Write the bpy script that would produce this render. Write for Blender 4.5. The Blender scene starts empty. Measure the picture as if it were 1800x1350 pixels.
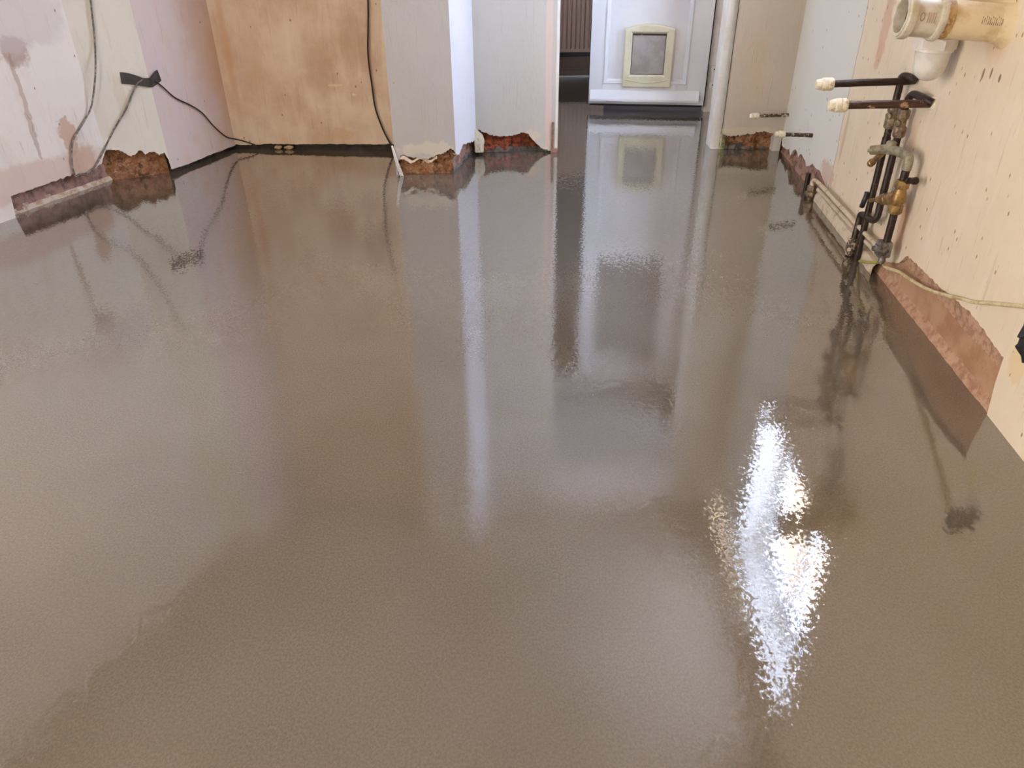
import bpy, bmesh, math, random
from mathutils import Vector, Matrix, noise
random.seed(7)
SC = bpy.context.scene
COL = SC.collection

# ------------------------------------------------------------------ camera
CAM_F = 1340.0      # focal length in pixels of an 1800 px wide frame
CAM_H = 1.13
_d = Vector((24.0, -2110.0, -CAM_F)).normalized()
_up = -_d
_fw = Vector((0, 0, -1)); _Y = (_fw - _up * _fw.dot(_up)).normalized(); _X = _Y.cross(_up)
ROT = Matrix((_X, _Y, _up))
cam = bpy.data.cameras.new('camera'); camo = bpy.data.objects.new('camera', cam); COL.objects.link(camo)
cam.sensor_width = 36; cam.lens = CAM_F / 1800 * 36; cam.clip_start = .02
camo.matrix_world = Matrix.Translation((0, 0, CAM_H)) @ ROT.to_4x4()
SC.camera = camo

# ------------------------------------------------------------------ view, sky, daylight
SC.view_settings.view_transform = 'Standard'; SC.view_settings.look = 'None'
SC.view_settings.gamma = 1; SC.view_settings.use_curve_mapping = False
SC.view_settings.exposure = 0.72
W = bpy.data.worlds.new('sky'); SC.world = W; W.use_nodes = True
# clear blue sky on the side window's side (+X), bright warm-white haze behind the viewpoint (-Y)
_t = W.node_tree; _g = _t.nodes.new('ShaderNodeTexCoord'); _s = _t.nodes.new('ShaderNodeSeparateXYZ'); _t.links.new(_g.outputs['Generated'], _s.inputs[0])
_r = _t.nodes.new('ShaderNodeMapRange'); _t.links.new(_s.outputs[0], _r.inputs[0]); _r.inputs[1].default_value = -.2; _r.inputs[2].default_value = .55
_m = _t.nodes.new('ShaderNodeMix'); _m.data_type = 'RGBA'; _t.links.new(_r.outputs[0], _m.inputs[0])
SKY_WARM = (7.8, 7.4, 6.8); SKY_BLUE = (8.8, 10.6, 15.0)
_m.inputs[6].default_value = (*SKY_WARM, 1); _m.inputs[7].default_value = (*SKY_BLUE, 1)
_t.links.new(_m.outputs[2], _t.nodes['Background'].inputs[0]); _t.nodes['Background'].inputs[1].default_value = 1.0
REAR_Y = -1.6
def area(name, loc, target, sx, sy, power=0, color=(1, 1, 1), portal=False):
    l = bpy.data.lights.new(name, 'AREA'); l.shape = 'RECTANGLE'; l.size = sx; l.size_y = sy
    l.energy = power; l.color = color
    if portal: l.cycles.is_portal = True
    o = bpy.data.objects.new(name, l); COL.objects.link(o); o.location = loc
    o.rotation_euler = (Vector(target) - Vector(loc)).to_track_quat('-Z', 'Y').to_euler()
    return o
area('rear_fill_portal', (-2.55, REAR_Y - .02, 1.5), (-2.55, 3, 1.5), .8, 1.3, portal=True)  # daylight through the unseen rear opening, added for general light
CEIL = 2.45

# ------------------------------------------------------------------ pixel helpers (photograph -> the surface it shows)
def ray(x, y): return (ROT @ Vector((x - 900, 675 - y, -CAM_F))).normalized()
def gp(x, y, z=0.0):
    r = ray(x, y); t = (CAM_H - z) / -r.z
    return Vector((r.x * t, r.y * t, z))
def wall_frame(w):
    a, b = w; d = Vector((b[0] - a[0], b[1] - a[1], 0)); L = d.length; d /= L
    return Vector((a[0], a[1], 0)), d, L, Vector((d.y, -d.x, 0))     # normal to the right of a->b
def on(w, x, y, off=0.0):
    """point where the sight line meets the wall plane moved `off` into the room (3D)"""
    a, d, L, n = wall_frame(w); r = ray(x, y); o = Vector((0, 0, CAM_H))
    t = ((a + n * off - o).dot(n)) / r.dot(n)
    return o + r * t
def sz(w, x, y):
    a, d, L, n = wall_frame(w); p = on(w, x, y); return ((p - a).dot(d), p.z)

# ------------------------------------------------------------------ generic builders
def setp(o, label=None, cat=None, group=None, kind=None):
    if label: o['label'] = label
    if cat: o['category'] = cat
    if group: o['group'] = group
    if kind: o['kind'] = kind
    return o
def empty(name, loc, label, cat, group=None, kind=None):
    o = bpy.data.objects.new(name, None); COL.objects.link(o); o.location = loc
    return setp(o, label, cat, group, kind)
bpy.context.view_layer.update()
def obj(name, bm, mats, parent=None, smooth=True, label=None, cat=None, kind=None, group=None, auto=35):
    me = bpy.data.meshes.new(name)
    bmesh.ops.recalc_face_normals(bm, faces=bm.faces)
    bm.to_mesh(me); bm.free()
    if not isinstance(mats, (list, tuple)): mats = [mats]
    for m in mats: me.materials.append(m)
    if smooth:
        for p in me.polygons: p.use_smooth = True
        me.set_sharp_from_angle(angle=math.radians(auto))
    o = bpy.data.objects.new(name, me); COL.objects.link(o)
    if parent:
        o.parent = parent
        w = Matrix.Identity(4); q = parent
        chain = Vector((0, 0, 0))
        while q: chain += q.location; q = q.parent
        o.location = -chain if parent.get('_abs', True) else (0, 0, 0)
        # parents are only ever translated, so children keep their world coordinates
        if parent.parent: o.location = -parent.location - parent.parent.location
        else: o.location = -parent.location
    return setp(o, label, cat, group, kind)
def frame_from(d):
    d = d.normalized(); a = Vector((0, 0, 1)) if abs(d.z) < .9 else Vector((1, 0, 0))
    u = d.cross(a).normalized(); return u, d.cross(u).normalized()
def smooth_path(pts, n=6):
    P = [Vector(p) for p in pts]
    if len(P) < 3: return P
    out = []
    for i in range(len(P) - 1):
        p0 = P[max(i - 1, 0)]; p1 = P[i]; p2 = P[i + 1]; p3 = P[min(i + 2, len(P) - 1)]
        for k in range(n):
            t = k / n
            out.append(.5 * ((2 * p1) + (p2 - p0) * t + (2 * p0 - 5 * p1 + 4 * p2 - p3) * t * t + (-p0 + 3 * p1 - 3 * p2 + p3) * t ** 3))
    out.append(P[-1]); return out
def tube(bm, pts, r, seg=14, cap=True, rough=0.0):
    pts = [Vector(p) for p in pts]; rings = []; u = None
    for i, p in enumerate(pts):
        d = (pts[min(i + 1, len(pts) - 1)] - pts[max(i - 1, 0)]).normalized()
        if u is None: u, v = frame_from(d)
        else: u = (u - d * u.dot(d)).normalized(); v = d.cross(u)
        rr = r[i] if isinstance(r, (list, tuple)) else r
        ring = []
        for k in range(seg):
            a = 2 * math.pi * k / seg; q = p + (u * math.cos(a) + v * math.sin(a)) * rr
            if rough: q += (q - p).normalized() * rough * noise.noise(q * 90)
            ring.append(bm.verts.new(q))
        rings.append(ring)
    for i in range(len(rings) - 1):
        for k in range(seg):
            bm.faces.new((rings[i][k], rings[i][(k + 1) % seg], rings[i + 1][(k + 1) % seg], rings[i + 1][k]))
    if cap: bm.faces.new(rings[0][::-1]); bm.faces.new(rings[-1])
    return rings
def lathe(bm, p0, d, prof, seg=28, rough=0.0, hexa=None):
    """prof: (distance along d, radius); hexa = set of indices drawn as hexagon"""
    p0 = Vector(p0); d = Vector(d).normalized(); u, v = frame_from(d); rings = []
    for i, (t, r) in enumerate(prof):
        ring = []
        for k in range(seg):
            a = 2 * math.pi * k / seg; rr = r
            if hexa and i in hexa:
                m = (a % (math.pi / 3)) - math.pi / 6; rr = r * math.cos(math.pi / 6) / math.cos(m)
            q = p0 + d * t + (u * math.cos(a) + v * math.sin(a)) * max(rr, 1e-4)
            if rough: q += (q - p0 - d * t).normalized() * rough * noise.noise(q * 120)
            ring.append(bm.verts.new(q))
        rings.append(ring)
    for i in range(len(rings) - 1):
        for k in range(seg):
            bm.faces.new((rings[i][k], rings[i][(k + 1) % seg], rings[i + 1][(k + 1) % seg], rings[i + 1][k]))
    bm.faces.new(rings[0][::-1]); bm.faces.new(rings[-1])
def box(bm, c, ax, half, bev=0.0):
    """oriented box: centre, three axes, three half sizes"""
    b = bmesh.new(); bmesh.ops.create_cube(b, size=2)
    if bev:
        for v in b.verts: v.co = Vector((v.co.x * half[0], v.co.y * half[1], v.co.z * half[2]))
        bmesh.ops.bevel(b, geom=b.edges[:], offset=bev, segments=2, profile=.6, affect='EDGES')
    else:
        for v in b.verts: v.co = Vector((v.co.x * half[0], v.co.y * half[1], v.co.z * half[2]))
    M = Matrix((ax[0], ax[1], ax[2])).transposed()
    mp = {}
    for v in b.verts: mp[v] = bm.verts.new(M @ v.co + Vector(c))
    for f in b.faces: bm.faces.new([mp[v] for v in f.verts])
    b.free()
XYZ = (Vector((1, 0, 0)), Vector((0, 1, 0)), Vector((0, 0, 1)))

# ------------------------------------------------------------------ materials
class NT:
    def __init__(s, name):
        s.m = bpy.data.materials.new(name); s.m.use_nodes = True; s.t = s.m.node_tree
        s.b = s.t.nodes['Principled BSDF']; s.uv = None
    def n(s, typ, **kw):
        x = s.t.nodes.new(typ)
        for k, v in kw.items(): setattr(x, k, v)
        return x
    def l(s, a, b): s.t.links.new(a, b)
    def uvs(s):
        if not s.uv: s.uv = s.n('ShaderNodeUVMap').outputs[0]
        return s.uv
    def pos(s):
        return s.n('ShaderNodeNewGeometry').outputs['Position']
    def mapn(s, vec, scale=(1, 1, 1), loc=(0, 0, 0)):
        x = s.n('ShaderNodeMapping'); s.l(vec, x.inputs[0])
        x.inputs['Scale'].default_value = scale; x.inputs['Location'].default_value = loc
        return x.outputs[0]
    def noise(s, vec, scale, detail=4, rough=.6, dist=0.0):
        x = s.n('ShaderNodeTexNoise'); s.l(vec, x.inputs['Vector'])
        x.inputs['Scale'].default_value = scale; x.inputs['Detail'].default_value = detail
        x.inputs['Roughness'].default_value = rough; x.inputs['Distortion'].default_value = dist
        return x.outputs[0]
    def rng(s, v, a, b, c=0.0, d=1.0, smooth=True):
        x = s.n('ShaderNodeMapRange')
        if smooth: x.interpolation_type = 'SMOOTHSTEP'
        s.l(v, x.inputs[0]); 
        for i, q in enumerate((a, b, c, d)): x.inputs[i + 1].default_value = q
        return x.outputs[0]
    def mix(s, fac, a, b, blend='MIX'):
        x = s.n('ShaderNodeMix', data_type='RGBA', blend_type=blend)
        for inp, v in ((x.inputs[0], fac), (x.inputs[6], a), (x.inputs[7], b)):
            if hasattr(v, 'node'): s.l(v, inp)
            elif isinstance(v, (int, float)): inp.default_value = v
            else: inp.default_value = (*v, 1)
        return x.outputs[2]
    def math(s, op, a, b=0.0, clamp=False):
        x = s.n('ShaderNodeMath', operation=op, use_clamp=clamp)
        for inp, v in ((x.inputs[0], a), (x.inputs[1], b)):
            if hasattr(v, 'node'): s.l(v, inp)
            else: inp.default_value = v
        return x.outputs[0]
    def bump(s, h, strength, dist, nxt=None):
        x = s.n('ShaderNodeBump'); s.l(h, x.inputs['Height'])
        x.inputs['Strength'].default_value = strength; x.inputs['Distance'].default_value = dist
        if nxt: s.l(nxt, x.inputs['Normal'])
        return x.outputs[0]
    def blob(s, u, v, ru, rv, warp=.5, wscale=14, soft=.35, vec=None):
        """mask of an irregular patch of its own shape on the wall, in wall metres"""
        vec = vec or s.uvs()
        nx = s.n('ShaderNodeTexNoise'); s.l(vec, nx.inputs['Vector']); nx.inputs['Scale'].default_value = wscale
        nx.inputs['Detail'].default_value = 4
        m1 = s.n('ShaderNodeVectorMath', operation='SUBTRACT'); s.l(vec, m1.inputs[0]); m1.inputs[1].default_value = (u, v, 0)
        m2 = s.n('ShaderNodeVectorMath', operation='DIVIDE'); s.l(m1.outputs[0], m2.inputs[0]); m2.inputs[1].default_value = (ru, rv, 1)
        m3 = s.n('ShaderNodeVectorMath', operation='MULTIPLY_ADD'); s.l(nx.outputs[1], m3.inputs[0]); m3.inputs[1].default_value = (warp * 2,) * 3
        s.l(m2.outputs[0], m3.inputs[2])
        m4 = s.n('ShaderNodeVectorMath', operation='SUBTRACT'); s.l(m3.outputs[0], m4.inputs[0]); m4.inputs[1].default_value = (warp, warp, warp)
        m5 = s.n('ShaderNodeVectorMath', operation='MULTIPLY'); s.l(m4.outputs[0], m5.inputs[0]); m5.inputs[1].default_value = (1, 1, 0)
        ln = s.n('ShaderNodeVectorMath', operation='LENGTH'); s.l(m5.outputs[0], ln.inputs[0])
        return s.rng(ln.outputs['Value'], 1 - soft, 1.0, 1, 0)
    def out(s, col=None, rough=.6, bump=None, metal=0.0, spec=None):
        if col is not None:
            if hasattr(col, 'node'): s.l(col, s.b.inputs['Base Color'])
            else: s.b.inputs['Base Color'].default_value = (*col, 1)
        if hasattr(rough, 'node'): s.l(rough, s.b.inputs['Roughness'])
        else: s.b.inputs['Roughness'].default_value = rough
        s.b.inputs['Metallic'].default_value = metal
        if bump: s.l(bump, s.b.inputs['Normal'])
        if spec is not None: s.b.inputs['Specular IOR Level'].default_value = spec
        return s.m
def L(r, g, b):
    f = lambda c: (c / 255 / 12.92) if c / 255 <= .04045 else ((c / 255 + .055) / 1.055) ** 2.4
    return (f(r), f(g), f(b))

def plaster(name, base, alt, streak, blobs=(), streak_amt=.5, speck=.5, rough=.62, speckcol=L(120, 85, 60), splits=()):
    s = NT(name); uv = s.uvs()
    c = s.mix(s.rng(s.noise(uv, 3.0, 5, .6), .35, .65), base, alt)
    # broad trowel sweeps, mostly vertical
    st = s.rng(s.noise(s.mapn(uv, (9, 1.6, 1)), 1.6, 5, .65, .6), .48, .68)
    c = s.mix(s.math('MULTIPLY', st, streak_amt), c, streak)
    st2 = s.rng(s.noise(s.mapn(uv, (60, 5, 1)), 1.0, 3, .6, .3), .60, .70)
    c = s.mix(s.math('MULTIPLY', st2, streak_amt * .35), c, speckcol)
    for sp in splits:   # a coat that starts at a vertical line on the wall
        u0, col, wob = sp
        xs = s.n('ShaderNodeSeparateXYZ'); s.l(uv, xs.inputs[0])
        w = s.math('ADD', xs.outputs[0], s.math('MULTIPLY', s.math('SUBTRACT', s.noise(s.mapn(uv, (.2, 1, 1)), 7, 4), .5), wob))
        c = s.mix(s.rng(w, u0 - .004, u0 + .004, 1, 0), c, col)
        c = s.mix(s.math('MULTIPLY', s.rng(s.math('ABSOLUTE', s.math('SUBTRACT', w, u0 + .003)), 0.0, .0045, 1, 0), .75), c, speckcol)
    for b in blobs:
        u, v, ru, rv, col, amt = b[:6]; kw = b[6] if len(b) > 6 else {}
        c = s.mix(s.math('MULTIPLY', s.blob(u, v, ru, rv, **kw), amt), c, col)
    # small knocks and specks
    vo = s.n('ShaderNodeTexVoronoi'); s.l(s.mapn(uv, (1, .55, 1)), vo.inputs['Vector']); vo.inputs['Scale'].default_value = 34
    vo.inputs['Randomness'].default_value = 1
    xc = s.n('ShaderNodeSeparateXYZ'); s.l(vo.outputs['Color'], xc.inputs[0])
    k = s.math('MULTIPLY', s.rng(vo.outputs['Distance'], .05, .16, 1, 0), s.math('GREATER_THAN', xc.outputs[0], 1 - .28 * speck))
    c = s.mix(s.math('MULTIPLY', k, .8 if speck else 0), c, speckcol)
    bp = s.bump(s.noise(s.mapn(uv, (1.6, 1, 1)), 26, 6, .6), .35, .006)
    bp = s.bump(s.math('ADD', st2, s.math('MULTIPLY', k, -2)), .3, .002, bp)
    return s.out(c, rough, bp)

def simple(name, col, rough=.5, metal=0, var=.0, vs=20, bump=0, col2=None, spec=None, thr=(.4, .65)):
    s = NT(name); c = col
    if col2: c = s.mix(s.rng(s.noise(s.pos(), vs, 5, .65), *thr), col, col2)
    b = s.bump(s.noise(s.pos(), vs * 3, 4), bump, .004) if bump else None
    return s.out(c, rough, b, metal, spec)

def floor_mat():
    s = NT('wet_levelling_screed'); p = s.pos()
    c = s.mix(s.rng(s.noise(p, .9, 3, .5), .35, .65), L(116, 108, 97), L(102, 93, 80))
    c = s.mix(s.math('MULTIPLY', s.rng(s.noise(p, 420, 2, .5), .60, .74), .35), c, L(140, 126, 106))
    gr = s.rng(s.noise(s.mapn(p, (1, .8, 1)), 230, 2, .6), .34, .66, .84, 1.16, False)
    cm = s.n('ShaderNodeCombineColor'); [s.l(gr, cm.inputs[q]) for q in range(3)]
    c = s.mix(1.0, c, cm.outputs[0], 'MULTIPLY')
    # shallow ripple left by the spiked roller + orange peel of the wet skin, as tilts of the surface
    def tilt(scale, amp, seed):
        x = s.n('ShaderNodeTexNoise'); s.l(s.mapn(p, (1, .75, 1), (seed, 0, 0)), x.inputs['Vector']); x.inputs['Scale'].default_value = scale
        x.inputs['Detail'].default_value = 1.5
        m = s.n('ShaderNodeVectorMath', operation='MULTIPLY_ADD'); s.l(x.outputs[1], m.inputs[0])
        m.inputs[1].default_value = (amp, amp, 0); m.inputs[2].default_value = (-amp / 2, -amp / 2, 0)
        return m.outputs[0]
    def vadd(a, b_):
        m = s.n('ShaderNodeVectorMath', operation='ADD'); s.l(a, m.inputs[0])
        if hasattr(b_, 'node'): s.l(b_, m.inputs[1])
        else: m.inputs[1].default_value = b_
        return m.outputs[0]
    v = vadd(vadd(tilt(125, .075, 0), tilt(420, .05, 3)), vadd(tilt(2.2, .006, 7), (0, 0, 1)))
    nm = s.n('ShaderNodeVectorMath', operation='NORMALIZE'); s.l(v, nm.inputs[0]); b = nm.outputs[0]
    s.b.inputs['IOR'].default_value = 1.55
    s.b.inputs['Coat Weight'].default_value = 1.0; s.b.inputs['Coat IOR'].default_value = 1.95
    s.b.inputs['Coat Roughness'].default_value = .03; s.l(b, s.b.inputs['Coat Normal'])
    return s.out(c, .06, b)
M = {}
M['floor'] = floor_mat()
M['floor_far'] = simple('dark_hall_floor', L(70, 54, 42), .25, col2=L(54, 42, 34), vs=6)
M['ceiling'] = simple('ceiling_paint', L(194, 178, 158), .8, col2=L(184, 168, 148), vs=2)
def brick():
    s = NT('broken_brick_and_mortar'); p = s.pos()
    vo = s.n('ShaderNodeTexVoronoi'); s.l(s.mapn(p, (14, 14, 18)), vo.inputs['Vector']); vo.feature = 'F1'
    x = s.n('ShaderNodeSeparateXYZ'); s.l(vo.outputs['Color'], x.inputs[0])
    c = s.mix(s.rng(x.outputs[0], .2, .8), L(158, 106, 72), L(176, 134, 98))
    c = s.mix(s.rng(s.noise(p, 30, 6, .7), .52, .66), c, L(104, 70, 50))
    c = s.mix(s.rng(s.noise(p, 48, 6, .7, .5), .60, .68), c, L(214, 186, 152))
    c = s.mix(s.math('MULTIPLY', s.rng(s.noise(p, 75, 3, .7), .58, .68), .7), c, L(70, 44, 34))
    return s.out(c, .9, s.bump(s.noise(p, 60, 6, .7), .9, .012), spec=.2)
M['brick'] = brick()
M['brick_red'] = simple('red_brick_face', L(166, 84, 54), .9, col2=L(88, 50, 38), vs=40, bump=.9)
M['brick_pink'] = simple('dusty_brick_course', L(164, 128, 112), .9, col2=L(112, 82, 70), vs=26, bump=.9)
M['mortar_grey'] = simple('grey_mortar', L(122, 116, 110), .8, col2=L(78, 68, 62), vs=30, bump=.8)
M['black_gap'] = simple('shaded_wall_foot', L(38, 33, 30), .7, col2=L(66, 52, 42), vs=40, bump=.6)  # shade of the recess under the plaster put into the colour
M['render_brown'] = simple('brown_render_coat', L(176, 138, 108), .75, col2=L(158, 116, 88), vs=9, bump=.5)
M['render_pink'] = simple('pink_sandy_render', L(188, 152, 126), .85, col2=L(160, 116, 90), vs=34, bump=.9)
M['render_scratched'] = simple('scratched_render', L(186, 150, 124), .8, col2=L(152, 112, 88), vs=44, bump=1.0)
M['plaster_edge'] = simple('chipped_plaster_edge', L(214, 196, 172), .85, col2=L(178, 146, 116), vs=30, bump=.8)
M['green_mould'] = simple('mouldy_green_plaster', L(126, 140, 84), .85, col2=L(196, 190, 160), vs=60, bump=.6)
M['white_paint'] = simple('white_upvc', L(240, 240, 240), .28, col2=L(234, 234, 236), vs=4)
M['white_satin'] = simple('white_trim', L(238, 235, 230), .35, col2=L(228, 222, 212), vs=10)
M['cream_plastic'] = simple('aged_cream_plastic', L(232, 226, 196), .35, col2=L(222, 214, 180), vs=12)
M['flap'] = simple('smoky_flap_plastic', L(182, 176, 172), .35, col2=L(166, 158, 150), vs=14)
M['seal_shade'] = simple('black_seal_and_shade', L(22, 21, 22), .6)  # black for seal and screws, also stands in for shade in gaps
M['steel'] = simple('painted_hinge', L(226, 224, 220), .35)
M['glass_grey'] = simple('obscured_glass', L(150, 148, 146), .18, col2=L(140, 138, 134), vs=40, bump=.1)
M['pipe_dark'] = simple('tarnished_copper', L(52, 38, 32), .42, .35, col2=L(110, 82, 62), vs=46, bump=.4, thr=(.60, .68))
M['pipe_rust'] = simple('brown_tarnished_copper', L(76, 48, 38), .42, .3, col2=L(178, 142, 108), vs=26, bump=.4, thr=(.60, .64))
M['pipe_speck'] = simple('paint_splashed_copper', L(74, 60, 48), .5, .2, col2=L(196, 182, 158), vs=70, bump=.4, thr=(.52, .58))
M['pipe_paint'] = simple('painted_pipe', L(208, 192, 168), .5, col2=L(170, 142, 116), vs=30, bump=.4, thr=(.5, .72))
M['brass'] = simple('dull_brass', L(168, 134, 82), .38, .55, col2=L(120, 92, 58), vs=40, bump=.3)
M['bronze'] = simple('dull_fitting_metal', L(150, 130, 106), .42, .45, col2=L(96, 80, 66), vs=50, bump=.4)
M['grey_metal'] = simple('grey_lime_scaled_metal', L(158, 150, 130), .5, .25, col2=L(120, 112, 92), vs=40, bump=.4)
M['zinc'] = simple('zinc_clamp', L(150, 146, 142), .4, .6, col2=L(86, 80, 76), vs=60, bump=.4)
M['cap_white'] = simple('dirty_white_cap', L(232, 222, 198), .5, col2=L(196, 176, 138), vs=50, bump=.3, thr=(.5, .7))
M['soil_cream'] = simple('cream_waste_plastic', L(226, 206, 168), .45, col2=L(202, 172, 128), vs=18, bump=.15, thr=(.45, .75))
M['soil_grey'] = simple('pale_grey_plastic', L(212, 204, 188), .4, col2=L(190, 176, 150), vs=30)
M['trap_white'] = simple('white_waste_plastic', L(226, 220, 212), .33, col2=L(210, 200, 190), vs=16)
M['glue'] = simple('smeared_yellow_sealant', L(204, 168, 112), .5, col2=L(168, 128, 82), vs=60, bump=.5)
M['cable_grey'] = simple('dusty_grey_cable', L(96, 90, 84), .6, col2=L(150, 142, 132), vs=60, thr=(.42, .62))
M['cable_black'] = simple('black_cable', L(36, 30, 28), .5)
M['cable_cream'] = simple('cream_cable', L(214, 200, 158), .45, col2=L(180, 160, 118), vs=40)
M['cable_green'] = simple('green_yellow_earth_sleeve', L(178, 168, 84), .45, col2=L(140, 140, 70), vs=40)
M['tape'] = simple('black_tape', L(58, 54, 54), .5)
M['rubber'] = simple('black_rubber', L(34, 34, 38), .45)
M['radiator'] = simple('old_cream_radiator', L(206, 178, 158), .4)
M['hall_wall'] = simple('hall_wall_paint', L(96, 94, 96), .7)
M['hall_skirt'] = simple('hall_skirting_paint', L(160, 140, 124), .5)
M['lumps'] = simple('cream_mortar_lumps', L(216, 196, 160), .8, col2=L(180, 150, 110), vs=60, bump=.7)

# ------------------------------------------------------------------ plan of the room
def P2(v): return (v.x, v.y)
A1 = P2(gp(201, 320)); A0 = P2(gp(30, 382)); dA = (A1[0] - A0[0], A1[1] - A0[1])
kA = (REAR_Y - A1[1]) / dA[1]; AR = (A1[0] + dA[0] * kA, REAR_Y)
PA0 = Vector((A1[0] + dA[0] * (1.5 - A1[1]) / dA[1], 1.5)); PA1 = Vector((A1[0] + dA[0] * (-.05 - A1[1]) / dA[1], -.05))   # opening added in the unseen left wall to light the room
B1 = P2(gp(304, 307)); C1 = P2(gp(415, 262)); D1 = P2(gp(720, 266))
PL = P2(gp(697, 309)); PR = P2(gp(803, 308)); PQ = P2(gp(838, 272)); F1_ = P2(gp(975, 268))
R0 = P2(gp(1266, 266)); R1 = P2(gp(1371, 266))
W3 = P2(gp(1800, 812)); kW = (W3[0] - R1[0]) / (W3[1] - R1[1]); RR = (R1[0] + kW * (REAR_Y - R1[1]), REAR_Y)
PB = (PL[0] + (PQ[0] - PR[0]), PL[1] + (PQ[1] - PR[1]) + .3)    # back end of the pier's hidden left side
WA = ((PA0.x, PA0.y), A1); WA2 = (AR, (PA1.x, PA1.y)); WA3 = ((PA1.x, PA1.y), (PA0.x, PA0.y)); WB = (A1, B1); WC = (B1, C1); WD = (C1, D1); WPL = (PB, PL); WP = (PL, PR); WQ = (PR, PQ); WF = (PQ, F1_)
WR = (R0, R1); WW = (R1, RR)

def ragged(cps, amp=.006, step=.006, seed=0):
    """densify a lower plaster edge, adding chips"""
    out = []
    for i in range(len(cps) - 1):
        (s0, z0), (s1, z1) = cps[i], cps[i + 1]
        n = max(1, int(math.hypot(s1 - s0, z1 - z0) / step))
        for k in range(n):
            t = k / n; s_ = s0 + (s1 - s0) * t; z_ = z0 + (z1 - z0) * t
            j = noise.noise(Vector((s_ * 55, seed * 3.1, z_ * 20))) + .6 * noise.noise(Vector((s_ * 160, seed, 1)))
            out.append((s_, z_ + (amp * j if (i or k) else 0)))
    out.append(cps[-1]); return out
def wall_sheet(name, w, bottom, mat, th=.014, top=CEIL, holes=None, mats=None, slab=None, **kw):
    """plaster skin: front in the wall plane, ragged lower edge, thickness running back into the wall"""
    a, d, Ln, n = wall_frame(w)
    bm = bmesh.new(); uvl = bm.loops.layers.uv.new('UVMap')
    pts = bottom
    fr = [bm.verts.new(a + d * s_ + Vector((0, 0, z_))) for s_, z_ in pts]
    tp = [bm.verts.new(a + d * s_ + Vector((0, 0, top))) for s_, z_ in pts]
    bk = [bm.verts.new(a + d * s_ + Vector((0, 0, z_ + .002)) - n * th) for s_, z_ in pts]
    for i in range(len(pts) - 1):
        f = bm.faces.new((fr[i], fr[i + 1], tp[i + 1], tp[i])); f.material_index = 0
        g = bm.faces.new((bk[i], bk[i + 1], fr[i + 1], fr[i])); g.material_index = 1
    for v in bm.verts: pass
    for f in bm.faces:
        for lo in f.loops:
            q = lo.vert.co - a; lo[uvl].uv = (q.dot(d), q.z)
    o = obj(name, bm, mats or [mat, M['plaster_edge']], smooth=False, kind='structure', **kw)
    if slab:      # masonry thickness behind the skin
        bm = bmesh.new(); s0 = -slab[0]; s1 = Ln + slab[1]
        box(bm, a + d * (s0 + s1) / 2 - n * .115 + Vector((0, 0, CEIL / 2)), (d, n, Vector((0, 0, 1))), ((s1 - s0) / 2, .05, CEIL / 2))
        obj('masonry', bm, M['brick_pink'], o, smooth=False)
    return o
def core(name, w, h, mat_fn, mats, parent, back=.014, amp=.007, lip=0, res=.009, s0=0, s1=None, ext=(0, 0), holes=None):
    """masonry behind the plaster, standing `back` behind the skin, with real lumps"""
    a, d, Ln, n = wall_frame(w); s1 = Ln if s1 is None else s1
    s0 -= ext[0]; s1 += ext[1]
    nu = max(2, int((s1 - s0) / res)); nv = max(2, int(h / res)); bm = bmesh.new(); g = []
    for j in range(nv + 1):
        row = []
        for i in range(nu + 1):
            s_ = s0 + (s1 - s0) * i / nu; z = -.02 + (h + .02) * j / nv
            p = a + d * s_ + Vector((0, 0, z)) - n * back
            q = noise.noise(p * 28) * .7 + noise.noise(p * 75) * .4
            cell = noise.cell(Vector((s_ * 11 + (int(z * 14) % 2) * .5, z * 14, 2))) 
            off = amp * (q + (cell - .5) * .7)
            if lip and z < lip: off += (lip - z) * .5
            row.append(bm.verts.new(p + n * min(off, back - .003)))
        g.append(row)
    for j in range(nv):
        for i in range(nu):
            f = bm.faces.new((g[j][i], g[j][i + 1], g[j + 1][i + 1], g[j + 1][i]))
            c = f.calc_center_median() - a; f.material_index = mat_fn(c.dot(d), c.z)
    return obj(name, bm, mats, parent, smooth=True, auto=60)
def cp(w, pix): return [sz(w, x, y) for x, y in pix]
def clampends(c, w, s0=None, s1=None):
    Ln = wall_frame(w)[2]; c = list(c)
    c[0] = (0 if s0 is None else s0, c[0][1]); c[-1] = (Ln if s1 is None else s1, c[-1][1]); return c

# --- floor and ceiling
def flat(name, pts, z, mat, th, **kw):
    bm = bmesh.new(); a = [bm.verts.new((x, y, z)) for x, y in pts]; b = [bm.verts.new((x, y, z - th)) for x, y in pts]
    bm.faces.new(a); bm.faces.new(b[::-1])
    for i in range(len(a)): bm.faces.new((a[i], b[i], b[(i + 1) % len(a)], a[(i + 1) % len(a)]))
    return obj(name, bm, mat, smooth=False, kind='structure', **kw)
flat('floor', [(AR[0] - .1, REAR_Y - .1), (RR[0] + .1, REAR_Y - .1), (R1[0] + .12, R1[1] + .1), (1.5, 5.25), (-.1, 5.25), (-.2, 4.6), (-1.7, 4.6), (A1[0] - .15, A1[1] + .1)], 0, M['floor'], .04,
     label='freshly poured glossy grey-brown levelling screed covering the kitchen floor', cat='floor')
flat('ceiling', [(AR[0] - .1, REAR_Y - .1), (RR[0] + .1, REAR_Y - .1), (R1[0] + .12, 6.5), (-.9, 6.5), (-.9, 4.7), (-1.8, 4.7), (A1[0] - .15, A1[1] + .1)], CEIL + .04, M['ceiling'], .04,
     label='plain pale ceiling above the kitchen seen only in reflection', cat='ceiling')

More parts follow.
